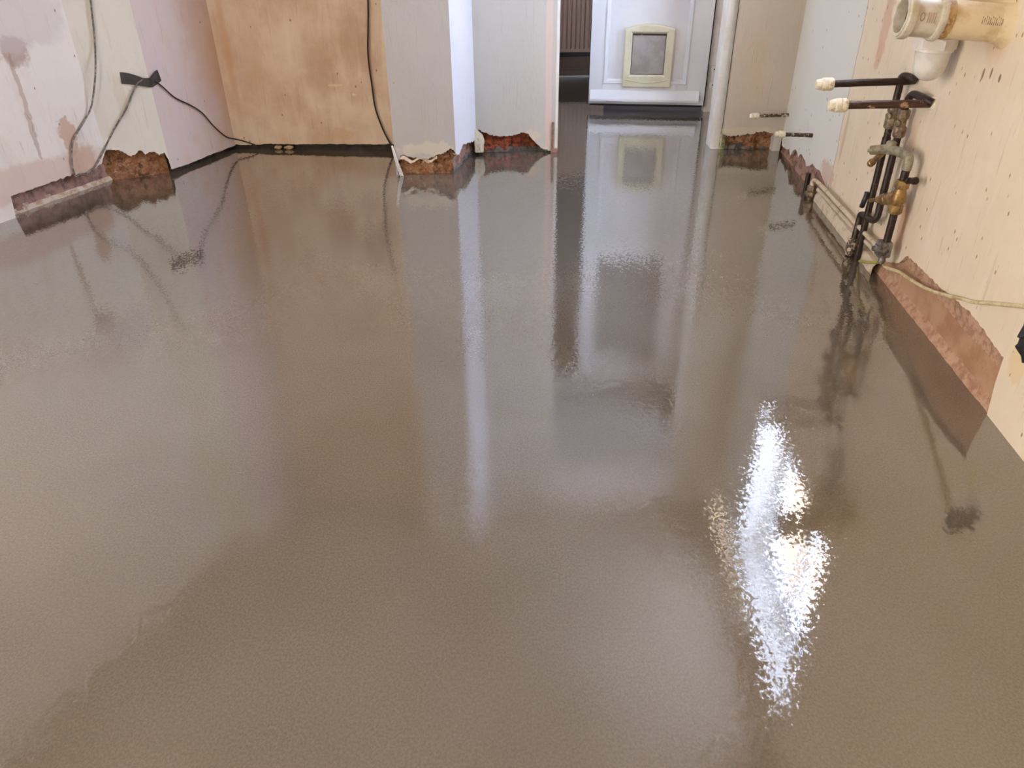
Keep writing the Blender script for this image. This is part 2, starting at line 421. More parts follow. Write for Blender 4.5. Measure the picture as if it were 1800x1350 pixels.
# --- left wall (off-white, scraped, chased out at the foot)
uA = lambda x, y: sz(WA, x, y)
tan = L(196, 158, 128); pinkb = L(214, 184, 164); grey = L(176, 166, 156); brownscr = L(160, 128, 104)
def B(w, x, y, rx, ry, col, amt, **kw):
    """patch at photo pixel x,y with radii in metres"""
    s_, z_ = sz(w, x, y); return (s_, z_, rx, ry, col, amt, kw)
mA = plaster('scraped_offwhite_plaster', L(232, 220, 204), L(230, 220, 206), L(220, 200, 182), [
    B(WA, 40, 320, .5, .09, pinkb, .75, warp=.35), B(WA, 25, 90, .075, .075, L(168, 140, 118), .85, wscale=30),
    B(WA, 120, 240, .05, .10, tan, .8, wscale=26, warp=.8), B(WA, 146, 280, .09, .075, tan, .65, wscale=18, warp=.6),
    B(WA, 20, 30, .3, .16, L(206, 192, 186), .6), B(WA, 40, 170, .012, .20, brownscr, .5, wscale=24, warp=.9),
    B(WA, 58, 235, .012, .12, brownscr, .5, wscale=24, warp=.9), B(WA, 100, 130, .18, .16, L(230, 222, 206), .6),
    B(WA, 140, 60, .03, .18, L(206, 184, 160), .6, warp=.5), B(WA, 152, 100, .008, .03, L(90, 66, 50), .8),
    B(WA, 183, 210, .03, .10, L(206, 172, 150), .6, warp=.6)], .45, .45)
mB = plaster('cream_plaster_return', L(222, 214, 198), L(216, 210, 196), L(214, 202, 184), [B(WB, 212, 170, .03, .12, L(206, 192, 172), .5)], .3, .2)
mC = plaster('lilac_pink_plaster', L(214, 196, 182), L(210, 190, 184), L(212, 178, 146), [
    B(WC, 350, 60, .16, .5, L(202, 164, 136), .55, soft=.8), B(WC, 385, 120, .10, .5, L(206, 164, 122), .75, soft=.8),
    B(WC, 396, 235, .06, .05, L(212, 178, 146), .7, soft=.8), B(WC, 345, 245, .03, .035, L(212, 180, 148), .5)], .45, .35)
mD = plaster('bare_tan_plaster', L(230, 206, 178), L(208, 174, 142), L(238, 218, 192), [
    B(WD, 560, 120, .14, .22, L(180, 132, 98), .45, soft=.8), B(WD, 440, 100, .10, .3, L(216, 182, 148), .55, soft=.8),
    B(WD, 620, 60, .10, .22, L(182, 142, 108), .5, soft=.8), B(WD, 590, 150, .05, .008, L(232, 208, 172), .8, wscale=30, warp=.6),
    B(WD, 622, 166, .012, .008, L(238, 214, 178), .8), B(WD, 600, 235, .10, .035, L(214, 178, 136), .6, warp=.6),
    B(WD, 400, 90, .03, .5, L(208, 162, 116), .6, soft=.8, warp=.4)], .4, .6, speckcol=L(124, 84, 54))
eA = clampends([(0, .0)] + cp(WA, [(10, 388), (19, 345), (60, 331), (100, 317), (130, 306), (154, 304), (178, 288), (185, 266), (195, 256), (201, 262)]), WA)
eA[1] = (eA[2][0] - .012, 0.0)
wl = wall_sheet('wall_left', WA, [eA[0]] + ragged(eA[1:], .006, seed=1), mA, slab=(0, .12), label='scraped off-white plaster wall on the left with an exposed brick strip along its foot', cat='wall')
core('brickwork', WA, .26, lambda s_, z: 1 if z < .022 + .016 * noise.noise(Vector((s_ * 26, 2, 0))) else 0, [M['brick_pink'], M['plaster_edge']], wl, back=.045, amp=.008, s0=eA[1][0] - .02, lip=.03, ext=(0, .06))
for nm, w_ in (('wall_left_rear', WA2),): wall_sheet(nm, w_, [(0, 0), (wall_frame(w_)[2], 0)], mB, slab=(0, 0), label='rear end of the left wall, out of the photo', cat='wall')
bm = bmesh.new(); a, d, Ln, n = wall_frame(WA3); box(bm, a + d * Ln / 2 - n * .08 + Vector((0, 0, (2.15 + CEIL) / 2)), (d, n, Vector((0, 0, 1))), (Ln / 2, .08, (CEIL - 2.15) / 2))
obj('wall_left_lintel', bm, mB, smooth=False, kind='structure', label='wall over the opening added for light on the left, out of the photo', cat='wall')
pc = a + d * Ln / 2 - n * .1 + Vector((0, 0, 1.07)); area('left_fill_portal', pc, pc + n, Ln, 2.15, portal=True)  # daylight through the added left opening
eB = clampends(cp(WB, [(201, 262), (207, 264), (218, 268), (228, 274), (238, 272), (243, 266), (250, 266), (256, 272), (262, 267), (270, 267), (280, 272), (289, 269), (296, 280), (299, 290), (303, 297)]), WB)
wb = wall_sheet('wall_left_return', WB, ragged(eB, .007, seed=2), mB, slab=(.12, -.05), label='narrow cream plaster return at the left with broken brown masonry at its foot', cat='wall')
core('brickwork', WB, .22, lambda s_, z: 0, [M['brick']], wb, back=.035, amp=.012, ext=(.05, -.013))
eC = clampends(cp(WC, [(303, 297), (330, 289), (370, 272), (415, 255)]), WC)
wc = wall_sheet('wall_left_inner', WC, ragged(eC, .002, .012, seed=3), mC, slab=(-.04, .12), label='lilac-pink skimmed wall receding behind the cable and black tape', cat='wall')
core('wall_foot', WC, .10, lambda s_, z: 0, [M['black_gap']], wc, back=.03, amp=.005, ext=(-.011, .05))
eD = clampends(cp(WD, [(415, 254), (440, 255), (470, 253), (520, 254), (580, 253), (640, 254), (690, 253), (718, 253)]), WD)
wd = wall_sheet('wall_back_left', WD, ragged(eD, .003, .01, seed=4), mD, slab=(.12, .05), label='bare tan plaster wall in the alcove between the lilac wall and the white pier', cat='wall')
core('wall_foot', WD, .10, lambda s_, z: 0, [M['black_gap']], wd, back=.03, amp=.006, ext=(.05, .02))

# --- pier and the back wall left of the doorway
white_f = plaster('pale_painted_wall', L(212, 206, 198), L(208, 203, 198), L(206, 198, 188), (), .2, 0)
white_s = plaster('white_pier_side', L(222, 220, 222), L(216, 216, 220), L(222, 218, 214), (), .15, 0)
mPf = plaster('shaded_pier_front', L(178, 171, 162), L(174, 167, 159), L(188, 180, 168), [B(WP, 750, 262, .16, .035, L(204, 190, 166), .7, warp=.8, wscale=22), B(WP, 692, 146, .004, .004, L(150, 100, 80), .7)], .2, 0)  # same white pier, its front's shade put into a greyer base colour
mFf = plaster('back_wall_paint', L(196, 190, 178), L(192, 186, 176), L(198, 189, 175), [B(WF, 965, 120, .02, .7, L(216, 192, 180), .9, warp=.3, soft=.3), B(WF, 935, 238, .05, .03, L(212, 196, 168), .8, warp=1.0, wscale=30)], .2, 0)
wpl = wall_sheet('wall_pier_left', WPL, [(0, 0), (wall_frame(WPL)[2], 0)], white_f, label='hidden left side of the white pier facing the tan alcove', cat='wall')
eP = clampends(cp(WP, [(697, 306), (701, 279), (705, 274), (722, 276), (745, 279), (762, 277), (772, 271), (779, 270), (786, 264), (792, 262), (798, 264), (803, 268)]), WP)
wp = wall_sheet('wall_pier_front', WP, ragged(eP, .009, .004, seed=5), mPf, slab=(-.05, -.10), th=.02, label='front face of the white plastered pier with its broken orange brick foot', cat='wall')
core('brickwork', WP, .20, lambda s_, z: 0, [M['brick']], wp, back=.028, amp=.017, res=.005, ext=(-.004, -.018))
bm = bmesh.new()   # torn second coat just under the lip
a, d, Ln, n = wall_frame(WP)
prev = None
for k in range(40):
    s_ = Ln * (.07 + .62 * k / 39); zt = .085 + .012 * math.sin(k * .35); zb = .070 + .010 * math.sin(k * .35 + .4) + .006 * noise.noise(Vector((k * .4, 0, 3)))
    v = [bm.verts.new(a + d * s_ - n * q + Vector((0, 0, z))) for q, z in ((.004, zt), (.001, zb), (.012, zb - .002))]
    if prev:
        for q in range(2): bm.faces.new((prev[q], v[q], v[q + 1], prev[q + 1]))
    prev = v
obj('torn_coat', bm, M['plaster_edge'], wp)
bm = bmesh.new()   # expanded-metal bead left at the pier's front left corner
nt = 9
base = on(WP, 704, 309, .004); topp = on(WP, 688, 256, .002)
for k in range(3):
    o_ = Vector((.007 * k, -.002 * k, 0))
    tube(bm, smooth_path([topp + o_ * .4, (topp + base) / 2 + o_ * .8 + Vector((-.003, 0, 0)), base + o_]), .0022, 6)
for k in range(nt):
    t = (k + .5) / nt; p = topp.lerp(base, t)
    tube(bm, [p + Vector((0, 0, .004)), p + Vector((.014 * (.4 + .6 * t), -.004, -.006))], .0016, 5)
obj('corner_bead', bm, M['white_satin'], wp, label='bent white metal corner bead sticking out of the plaster')
eQ = clampends(cp(WQ, [(803, 268), (807, 272), (810, 266), (814, 254), (820, 252), (826, 250), (833, 248), (838, 240)]), WQ)
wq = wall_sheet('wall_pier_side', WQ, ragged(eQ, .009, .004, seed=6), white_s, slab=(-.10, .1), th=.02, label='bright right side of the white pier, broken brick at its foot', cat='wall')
core('brickwork', WQ, .16, lambda s_, z: 1 if z < .02 + .02 * noise.noise(Vector((s_ * 30, 4, 0))) else 0, [M['brick_pink'], M['mortar_grey']], wq, back=.028, amp=.017, res=.005, ext=(-.018, .04))
eF = clampends(cp(WF, [(839, 226), (851, 232), (862, 237), (870, 239), (887, 239), (901, 238), (910, 235), (918, 233), (929, 236), (936, 245), (942, 250), (951, 259), (960, 263), (975, 265)]), WF)
wf = wall_sheet('wall_back', WF, ragged(eF, .009, .004, seed=7), mFf, slab=(.1, -.005), th=.018, label='pale wall between the white pier and the doorway, red brick showing at its foot', cat='wall')
core('brickwork', WF, .18, lambda s_, z: 1 if z < .022 + .028 * noise.noise(Vector((s_ * 30, 0, 0))) else 0, [M['brick_red'], M['mortar_grey']], wf, back=.034, amp=.020, res=.005, ext=(.04, 0))
bm = bmesh.new()   # cream mortar wedge in the corner
c0 = on(WF, 845, 268, .02)
prof = [(-.030, 0), (-.034, .07), (-.026, .125), (-.010, .105), (.012, .085), (.022, .055), (.014, .03), (.016, 0)]
f0 = [bm.verts.new(c0 + Vector((x, -.006, z))) for x, z in prof]; f1 = [bm.verts.new(c0 + Vector((x * .9, .045, z * .97))) for x, z in prof]
bm.faces.new(f0); bm.faces.new(f1[::-1])
for i in range(len(prof)): bm.faces.new((f0[i], f1[i], f1[(i + 1) % len(prof)], f0[(i + 1) % len(prof)]))
bmesh.ops.bevel(bm, geom=bm.edges[:], offset=.003, segments=2, affect='EDGES')
obj('skirting_stub', bm, M['cap_white'], label='cream sawn-off skirting stub in the corner beside the pier', cat='skirting')

# --- doorway reveal, lintel, back wall right of the doorway
OPEN_TOP = 2.10
DY = gp(1250, 197).y                      # inner plane of the door frame
bm = bmesh.new(); box(bm, (F1_[0] + .004, (F1_[1] + DY) / 2, OPEN_TOP / 2), XYZ, (.010, (DY - F1_[1]) / 2, OPEN_TOP / 2), .002)
obj('trim_1', bm, M['white_satin'], kind='structure', label='white lining board on the left side of the doorway', cat='door lining')
bm = bmesh.new(); box(bm, (F1_[0] - .013, F1_[1] - .006, .08), XYZ, (.006, .005, .078), .002)
box(bm, (F1_[0] - .003, F1_[1] - .004, .012), XYZ, (.018, .010, .012), .003)
obj('trim_2', bm, M['brick_pink'], kind='structure', label='bare wooden grounds strip at the foot of the left doorway edge', cat='timber strip')
bm = bmesh.new(); box(bm, ((F1_[0] + R0[0]) / 2, (F1_[1] + DY) / 2, (OPEN_TOP + CEIL) / 2), XYZ, ((R0[0] - F1_[0]) / 2, (DY - F1_[1]) / 2, (CEIL - OPEN_TOP) / 2 + .01))
obj('wall_lintel', bm, white_f, smooth=False, kind='structure', label='wall over the doorway, seen only as a reflection in the floor', cat='wall')
mR = plaster('beige_painted_wall', L(192, 180, 164), L(198, 184, 166), L(188, 178, 166), [
    B(WR, 1330, 110, .10, .3, L(198, 176, 150), .5, soft=.8), B(WR, 1315, 230, .2, .022, L(212, 197, 172), .6, warp=.7, wscale=24)], .2, 0)
eR = clampends(cp(WR, [(1266, 258), (1268, 240), (1271, 235), (1279, 240), (1285, 239), (1295, 238), (1304, 238), (1314, 236), (1323, 235), (1333, 233), (1342, 231), (1352, 234), (1361, 234), (1371, 240)]), WR)
wr = wall_sheet('wall_back_right', WR, ragged(eR, .009, .004, seed=8), mR, slab=(-.005, .12), th=.018, label='beige wall right of the doorway above a hole of broken stone', cat='wall')
core('brickwork', WR, .16, lambda s_, z: 1 if z < .03 - .2 * max(0, s_ - .1) + .03 * noise.noise(Vector((s_ * 24, 9, 0))) else 0, [M['brick'], M['mortar_grey']], wr, back=.034, amp=.020, res=.005, ext=(0, .04))
# narrow reveal edge of the doorway, right
q0 = gp(1248, 262); q1 = gp(1266, 264)
bm = bmesh.new(); box(bm, ((q0.x + q1.x) / 2, q0.y + .05, OPEN_TOP / 2), XYZ, ((q1.x - q0.x) / 2, .055, OPEN_TOP / 2), .004)
jr = obj('trim_3', bm, M['white_satin'], kind='structure', label='cream-white edge board on the right side of the doorway', cat='door lining')
bm = bmesh.new(); box(bm, (q0.x + .058, q0.y - .007, .055), XYZ, (.015, .005, .055), .003)
obj('mould_patch', bm, M['green_mould'], jr, label='green stained foot of the board')
# hidden reveal return behind the narrow edge
SW0, SW1, SWZ0, SWZ1 = q1.y + .22, q1.y + .42, .40, 1.8     # unseen opening added to brighten the door, behind the right doorway edge
bm = bmesh.new()
def lbox(bm, y0, y1, z0, z1): box(bm, (R1[0] - .02, (y0 + y1) / 2, (z0 + z1) / 2), XYZ, (.02, (y1 - y0) / 2, (z1 - z0) / 2))
lbox(bm, q0.y - .05, SW0, 0, CEIL); lbox(bm, SW0, DY + .1, 0, SWZ0); lbox(bm, SW0, DY + .1, SWZ1, CEIL); lbox(bm, SW1, DY + .1, SWZ0, SWZ1)
_c = ((R1[0] + .01), (SW0 + SW1) / 2, (SWZ0 + SWZ1) / 2); area('lobby_fill_portal', _c, (_c[0] - 1, _c[1], _c[2]), SW1 - SW0, SWZ1 - SWZ0, portal=True)  # daylight through the added lobby opening, brightens the door
box(bm, (q1.x + .10, q1.y + .09, CEIL / 2), XYZ, (.10, .02, CEIL / 2))
obj('wall_reveal_right', bm, white_f, smooth=False, kind='structure', label='hidden masonry with an added light opening behind the right edge of the doorway', cat='wall')

# --- right wall: cream paint, a whiter coat further back, brown render bared by the missing skirting
Ln_W = wall_frame(WW)[2]
s_split = sz(WW, 1489, 178)[0]
mW = plaster('scuffed_cream_plaster', L(226, 209, 184), L(220, 202, 177), L(228, 214, 193), [
    B(WW, 1556, 50, .05, .16, L(208, 172, 146), .85, warp=.7, wscale=20), B(WW, 1545, 95, .03, .05, L(206, 168, 138), .7, warp=.7),
    B(WW, 1484, 240, .02, .13, L(196, 172, 146), .7, warp=.4), B(WW, 1455, 305, .12, .05, L(200, 166, 142), .7, warp=.8, wscale=26),
    B(WW, 1728, 130, .007, .018, L(120, 78, 50), .8), B(WW, 1742, 130, .006, .016, L(120, 78, 50), .8), B(WW, 1757, 138, .007, .014, L(96, 60, 40), .8),
    B(WW, 1760, 50, .08, .12, L(206, 172, 130), .7, soft=.7, warp=.4), B(WW, 1600, 250, .05, .12, L(208, 176, 148), .6, soft=.6),
    B(WW, 1585, 400, .05, .12, L(194, 140, 98), .7, warp=.6, soft=.6), B(WW, 1790, 640, .05, .05, L(220, 190, 140), .6, warp=.6),
    B(WW, 1480, 380, .10, .04, L(212, 186, 150), .6, warp=.5)], .5, 1.7, splits=[(s_split, L(220, 218, 210), .05)])
pW = [(1371, 240), (1374, 256), (1381, 262), (1387, 263), (1389, 274), (1393, 266), (1399, 262), (1403, 276), (1408, 270), (1415, 282), (1417, 292), (1422, 292), (1428, 288), (1434, 296), (1441, 300)]
eW = cp(WW, pW)
s_a = eW[-1][0]
low = cp(WW, [(1450, 325), (1480, 372), (1520, 425)])
eW += [(p[0], max(.052, p[1])) for p in low]
eW += cp(WW, [(1560, 462), (1580, 462), (1595, 449), (1625, 478), (1657, 509), (1682, 530), (1705, 549), (1726, 575), (1745, 604), (1764, 629), (1749, 674), (1738, 716)])
eW.append((eW[-1][0] + .006, -.01)); eW.append((Ln_W, -.01)); eW = clampends(eW, WW)
# thin the edge where it must run monotonically for the strip construction
mono = [eW[0]]
for p in ragged(eW[:-2], .004, .005, seed=9) + eW[-2:]:
    if p[0] > mono[-1][0] + .0004: mono.append(p)
# window opening (over where the sink was)
WIN_Y0, WIN_Y1, WIN_Z0, WIN_Z1 = 2.25, 3.42, 1.14, 2.24
aW, dW, _, nW = wall_frame(WW)
ws0 = (R1[1] - WIN_Y1) / -dW.y; ws1 = (R1[1] - WIN_Y0) / -dW.y
def right_wall():
    bm = bmesh.new(); uvl = bm.loops.layers.uv.new('UVMap')
    P = lambda s_, z, off=0: bm.verts.new(aW + dW * s_ + Vector((0, 0, z)) + nW * off)
    mid = WIN_Z0; pts = mono
    fr = [P(*p) for p in pts]; tp = [P(p[0], mid) for p in pts]; bk = [P(p[0], p[1] + .002, -.014) for p in pts]
    for i in range(len(pts) - 1):
        bm.faces.new((fr[i], fr[i + 1], tp[i + 1], tp[i]))
        bm.faces.new((bk[i], bk[i + 1], fr[i + 1], fr[i])).material_index = 1
    def quad(s0, s1, z0, z1): bm.faces.new((P(s0, z0), P(s1, z0), P(s1, z1), P(s0, z1)))
    quad(0, ws0, mid, WIN_Z1); quad(ws1, Ln_W, mid, WIN_Z1); quad(0, Ln_W, WIN_Z1, CEIL)
    D_ = -.24
    for (s0, z0), (s1, z1) in (((ws0, mid), (ws0, WIN_Z1)), ((ws1, mid), (ws1, WIN_Z1)), ((ws0, WIN_Z1), (ws1, WIN_Z1)), ((ws0, mid), (ws1, mid))):
        f = bm.faces.new((P(s0, z0), P(s1, z1), P(s1, z1, D_), P(s0, z0, D_))); f.material_index = 2
    for f in bm.faces:
        for lo in f.loops:
            q = lo.vert.co - aW; lo[uvl].uv = (q.dot(dW), q.z)
    return obj('wall_right', bm, [mW, M['plaster_edge'], M['white_satin']], smooth=False, kind='structure',
               label='scuffed cream plaster wall on the right carrying the old kitchen pipework', cat='wall')
ww = right_wall()
bm = bmesh.new()
def wbox(s0, s1, z0, z1): box(bm, aW + dW * (s0 + s1) / 2 - nW * .15 + Vector((0, 0, (z0 + z1) / 2)), (dW, nW, Vector((0, 0, 1))), ((s1 - s0) / 2, .09, (z1 - z0) / 2))
wbox(-.14, Ln_W, 0, WIN_Z0 - .01); wbox(-.14, ws0 - .01, WIN_Z0 - .01, CEIL); wbox(ws1 + .01, Ln_W, WIN_Z0 - .01, CEIL); wbox(ws0 - .01, ws1 + .01, WIN_Z1 + .01, CEIL)
obj('masonry', bm, M['brick_pink'], ww, smooth=False)
z_band = sz(WW, 1700, 594)[1]; s_b = sz(WW, 1569, 518)[0]; s_c = sz(WW, 1737, 725)[0]
core('wall_foot', WW, .26, lambda s_, z: (0 if s_ < s_a else (2 if s_ < s_b else (2 if z < .028 else (1 if z < z_band + .006 * noise.noise(Vector((s_ * 22, 1, 1))) else 3)))),
     [M['brick_pink'], M['render_brown'], M['render_pink'], M['render_scratched']], ww, back=.014, amp=.0035, lip=.026, s0=0, s1=s_c + .05)
# cream wall added outside the side window to dim its floor streak
bm = bmesh.new(); box(bm, (3.2, 4.85, 2.2), XYZ, (1.5, .12, 2.2), .01)
obj('added_wall_outside', bm, M['plaster_edge'], kind='structure', label='cream wall added to dim the sky beyond the side window, seen only in the floor reflection', cat='wall')
# window frame and glass, sky beyond
wp_portal_c = aW + dW * (ws0 + ws1) / 2 + Vector((0, 0, (WIN_Z0 + WIN_Z1) / 2)) - nW * .26
area('window_portal', wp_portal_c, wp_portal_c + nW, ws1 - ws0, WIN_Z1 - WIN_Z0, portal=True)
win = empty('window_1', aW + dW * (ws0 + ws1) / 2 + Vector((0, 0, WIN_Z0)) - nW * .2, 'white framed window high in the right wall, seen only in the floor reflection', 'window', kind='structure')
bm = bmesh.new(); hw = (ws1 - ws0) / 2; hh = (WIN_Z1 - WIN_Z0) / 2; wc_ = aW + dW * (ws0 + ws1) / 2 + Vector((0, 0, WIN_Z0 + hh)) - nW * .2
AXW = (dW, nW, Vector((0, 0, 1)))
for sgn in (-1, 1):
    box(bm, wc_ + dW * sgn * (hw - .03), AXW, (.03, .03, hh), .004); box(bm, wc_ + Vector((0, 0, sgn * (hh - .03))), AXW, (hw, .03, .03), .004)
box(bm, wc_, AXW, (.035, .03, hh), .004)
obj('window_frame', bm, M['white_paint'], win)
gm = NT('window_glass'); gm.b.inputs['Transmission Weight'].default_value = 1; gm.b.inputs['IOR'].default_value = 1.0; gm.out((.97, .98, 1), 0.0, spec=0)
for sgn in (-1, 1):
    bm = bmesh.new(); box(bm, wc_ + dW * sgn * hw / 2, AXW, (hw / 2 - .05, .004, hh - .05)); obj('pane', bm, gm.m, win, smooth=False)

# --- rear wall (behind the camera) with an unseen window opening added for fill light
bm = bmesh.new(); ry = REAR_Y - .05
def rbox(x0, x1, z0, z1): box(bm, ((x0 + x1) / 2, ry, (z0 + z1) / 2), XYZ, (abs(x1 - x0) / 2, .05, (z1 - z0) / 2))
rbox(AR[0] - .1, -2.95, 0, CEIL); rbox(-2.15, RR[0] + .1, 0, CEIL); rbox(-2.95, -2.15, 2.15, CEIL); rbox(-2.95, -2.15, 0, .85)
obj('wall_rear', bm, white_f, smooth=False, kind='structure', label='rear wall behind the camera with a window opening added for light', cat='wall')
# ------------------------------------------------------------------ the door with its frame and cat flap
hb = gp(1236, 186, .045); lb = gp(1034, 182, .045)
du = Vector((lb.x - hb.x, lb.y - hb.y, 0)); DW = du.length; du /= DW; dn = Vector((-du.y, du.x, 0))
if dn.y > 0: dn = -dn       # towards the kitchen
AXD = (du, dn, Vector((0, 0, 1)))
DH = 1.93
def D(u, z, off=0): return Vector((hb.x, hb.y, 0)) + du * u + dn * off + Vector((0, 0, z))
door = empty('door_1', (hb.x, hb.y, 0), 'white panelled back door standing ajar with a cream cat flap in its lower panel', 'door', kind='structure')
def dbox(bm, u0, u1, z0, z1, o0, o1, bev=.003): box(bm, D((u0 + u1) / 2, (z0 + z1) / 2, (o0 + o1) / 2), AXD, ((u1 - u0) / 2, (o1 - o0) / 2, (z1 - z0) / 2), bev)
Z0 = .045; PU0, PU1 = .115, DW - .085
PZ0, PZ1, GZ0, GZ1 = .165, .84, .98, 1.80
bm = bmesh.new()
dbox(bm, 0, PU0, Z0, DH, -.05, 0); dbox(bm, PU1, DW, Z0, DH, -.05, 0)
dbox(bm, PU0 - .01, PU1 + .01, Z0, PZ0, -.05, 0); dbox(bm, PU0 - .01, PU1 + .01, PZ1, GZ0, -.05, 0); dbox(bm, PU0 - .01, PU1 + .01, GZ1, DH, -.05, 0)
obj('door_leaf', bm, M['white_paint'], door)
bm = bmesh.new(); dbox(bm, PU0 - .02, PU1 + .02, PZ0 - .02, PZ1 + .02, -.045, -.012, 0); obj('lower_panel', bm, M['white_paint'], door, smooth=False)
bm = bmesh.new(); dbox(bm, PU0 - .02, PU1 + .02, GZ0 - .02, GZ1 + .02, -.03, -.02, 0); obj('door_glass', bm, M['glass_grey'], door, smooth=False)
bm = bmesh.new()
for za, zb in ((PZ0, PZ1), (GZ0, GZ1)):     # mitred sloping glazing bead
    prof = [(0, .003), (.006, .006), (.020, .001), (.028, -.011), (.0, -.011)]
    rings = []
    for (u, z, su, szn) in ((PU0, za, 1, 1), (PU1, za, -1, 1), (PU1, zb, -1, -1), (PU0, zb, 1, -1)):
        rings.append([bm.verts.new(D(u + su * q, z + szn * q, o_)) for q, o_ in prof])
    for i in range(4):
        A_, B_ = rings[i], rings[(i + 1) % 4]
        for k in range(len(prof)): bm.faces.new((A_[k], B_[k], B_[(k + 1) % len(prof)], A_[(k + 1) % len(prof)]))
obj('panel_beading', bm, M['white_paint'], door, smooth=False)
bm = bmesh.new(); n0 = [D(.035, z, o_) for o_, z in ((0, .128), (.008, .128), (.038, .082), (.038, .070), (0, .070))]
n1 = [p + du * (DW - .045) for p in n0]; v0 = [bm.verts.new(p) for p in n0]; v1 = [bm.verts.new(p) for p in n1]
bm.faces.new(v0); bm.faces.new(v1[::-1])
for i in range(5): bm.faces.new((v0[i], v1[i], v1[(i + 1) % 5], v0[(i + 1) % 5]))
obj('weatherboard', bm, M['white_paint'], door, smooth=False, label='white sloping weather bar across the foot of the door')
bm = bmesh.new(); dbox(bm, .01, DW - .01, .036, .047, -.05, .004, .001); dbox(bm, DW, DW + .004, .04, DH, -.05, -.004, .001); dbox(bm, -.006, -.001, .04, DH, -.05, -.004, .001); obj('seal_gap_strips', bm, M['seal_shade'], door)  # door seal, with the dark gaps under and beside the door painted in
# cat flap
cfc = sz((P2(D(DW, 0)), P2(D(0, 0))), 1137, 98)
cu = DW - cfc[0]; 
def flap_px(x, y): s_, z_ = sz((P2(D(DW, 0)), P2(D(0, 0))), x, y); return DW - s_, z_
uL, zB_ = flap_px(1093, 152); uR, zT_ = flap_px(1178, 148); _, zTop = flap_px(1140, 42); _, zSh = flap_px(1102, 50)
if uL < uR: uL, uR = uR, uL
def arch(n, u0, u1, z0, zs, zt):
    pts = [(u0, z0), (u1, z0), (u1, zs)]
    for k in range(1, n): t = k / n; pts.append((u1 + (u0 - u1) * t, zs + (zt - zs) * math.sin(math.pi * t)))
    pts.append((u0, zs)); return pts
cw = uL - uR; zb = zB_ 
bm = bmesh.new()
outer = arch(14, uR, uL, zb, zSh, zTop); iu0, iu1, iz0, iz1 = uR + cw * .16, uL - cw * .155, zb + (zTop - zb) * .20, zb + (zTop - zb) * .86
inner = [(iu0, iz0), (iu1, iz0), (iu1, iz1)] + [(iu1 + (iu0 - iu1) * k / 14, iz1) for k in range(1, 14)] + [(iu0, iz1)]
rs = []
for off, shr, src in ((-.011, 0, outer), (.014, 0, outer), (.020, .006, outer), (.020, -.010, inner), (.010, 0, inner), (-.011, 0, inner)):
    cx, cz = (uR + uL) / 2, (zb + zTop) / 2
    rs.append([bm.verts.new(D(u + (cx - u) / abs(cx - u + 1e-9) * shr if abs(cx - u) > .02 else u, z + (shr if z < cz else -shr), off)) for u, z in src])
for i in range(len(rs) - 1):
    m_ = len(rs[i])
    for k in range(m_): bm.faces.new((rs[i][k], rs[i][(k + 1) % m_], rs[i + 1][(k + 1) % m_], rs[i + 1][k]))
cf = obj('cat_flap', bm, M['cream_plastic'], door, label='cream plastic cat flap with a slightly arched frame')
bm = bmesh.new(); dbox(bm, iu0 + .004, iu1 - .004, iz0 + .006, iz1 - .012, .001, .006, .001); obj('swing_flap', bm, M['flap'], cf, label='smoky translucent grey flap')
bm = bmesh.new(); tube(bm, [D(iu0 + .002, iz1 - .008, .008), D(iu1 - .002, iz1 - .008, .008)], .004, 8); obj('pivot_rod', bm, M['pipe_rust'], cf)
bm = bmesh.new(); pr = None
for k in range(17):
    t = k / 16; u = iu0 - .03 + (iu1 - iu0 + .06) * t; z = iz0 - .022 - .018 * math.sin(math.pi * t)
    v = [bm.verts.new(D(u, z, .0205)), bm.verts.new(D(u, z - .003, .0235)), bm.verts.new(D(u, z - .006, .0205))]
    if pr:
        for q in range(2): bm.faces.new((pr[q], v[q], v[q + 1], pr[q + 1]))
    pr = v
obj('raised_arc', bm, M['cream_plastic'], cf)
# frame: hinge-side jamb, stop strip, far jamb, head
fx0, fx1 = gp(1237, 197).x, gp(1256, 197).x
bm = bmesh.new()
box(bm, ((fx0 + fx1) / 2 - .005, DY + .03, 1.0), XYZ, ((fx1 - fx0) / 2, .03, 1.0), .004)
box(bm, (fx1 + .012, DY + .0, 1.0), XYZ, (.020, .045, 1.0), .006)
box(bm, ((F1_[0] + fx1) / 2 + .02, DY + .03, 1.985), XYZ, ((fx1 - F1_[0]) / 2 - .02, .035, .045), .004)
box(bm, (F1_[0] + .0, DY + .03, 1.0), XYZ, (.02, .03, 1.0), .004)
obj('door_frame', bm, M['white_satin'], door)
bm = bmesh.new()
hx, hz = 1255, 128; hp = gp(1236, 197); 
hzc = on((P2(Vector((hb.x - 1, DY - .004, 0))), P2(Vector((hb.x + 1, DY - .004, 0)))), 1252, 135)
for dz, w_ in ((.045, .014), (-.045, .014), (0, .009)):
    box(bm, hzc + Vector((0, -.006, dz)), XYZ, (w_, .008, .020 if w_ > .01 else .03), .002)
obj('hinge', bm, M['steel'], door, label='small white butt hinge')
bm = bmesh.new()
for dz in (.045, -.045): lathe(bm, hzc + Vector((.004, -.0145, dz)), (0, -1, 0), [(0, .0042), (.0015, .0042)], 10)
obj('screw', bm, M['seal_shade'], bpy.data.objects['hinge'])
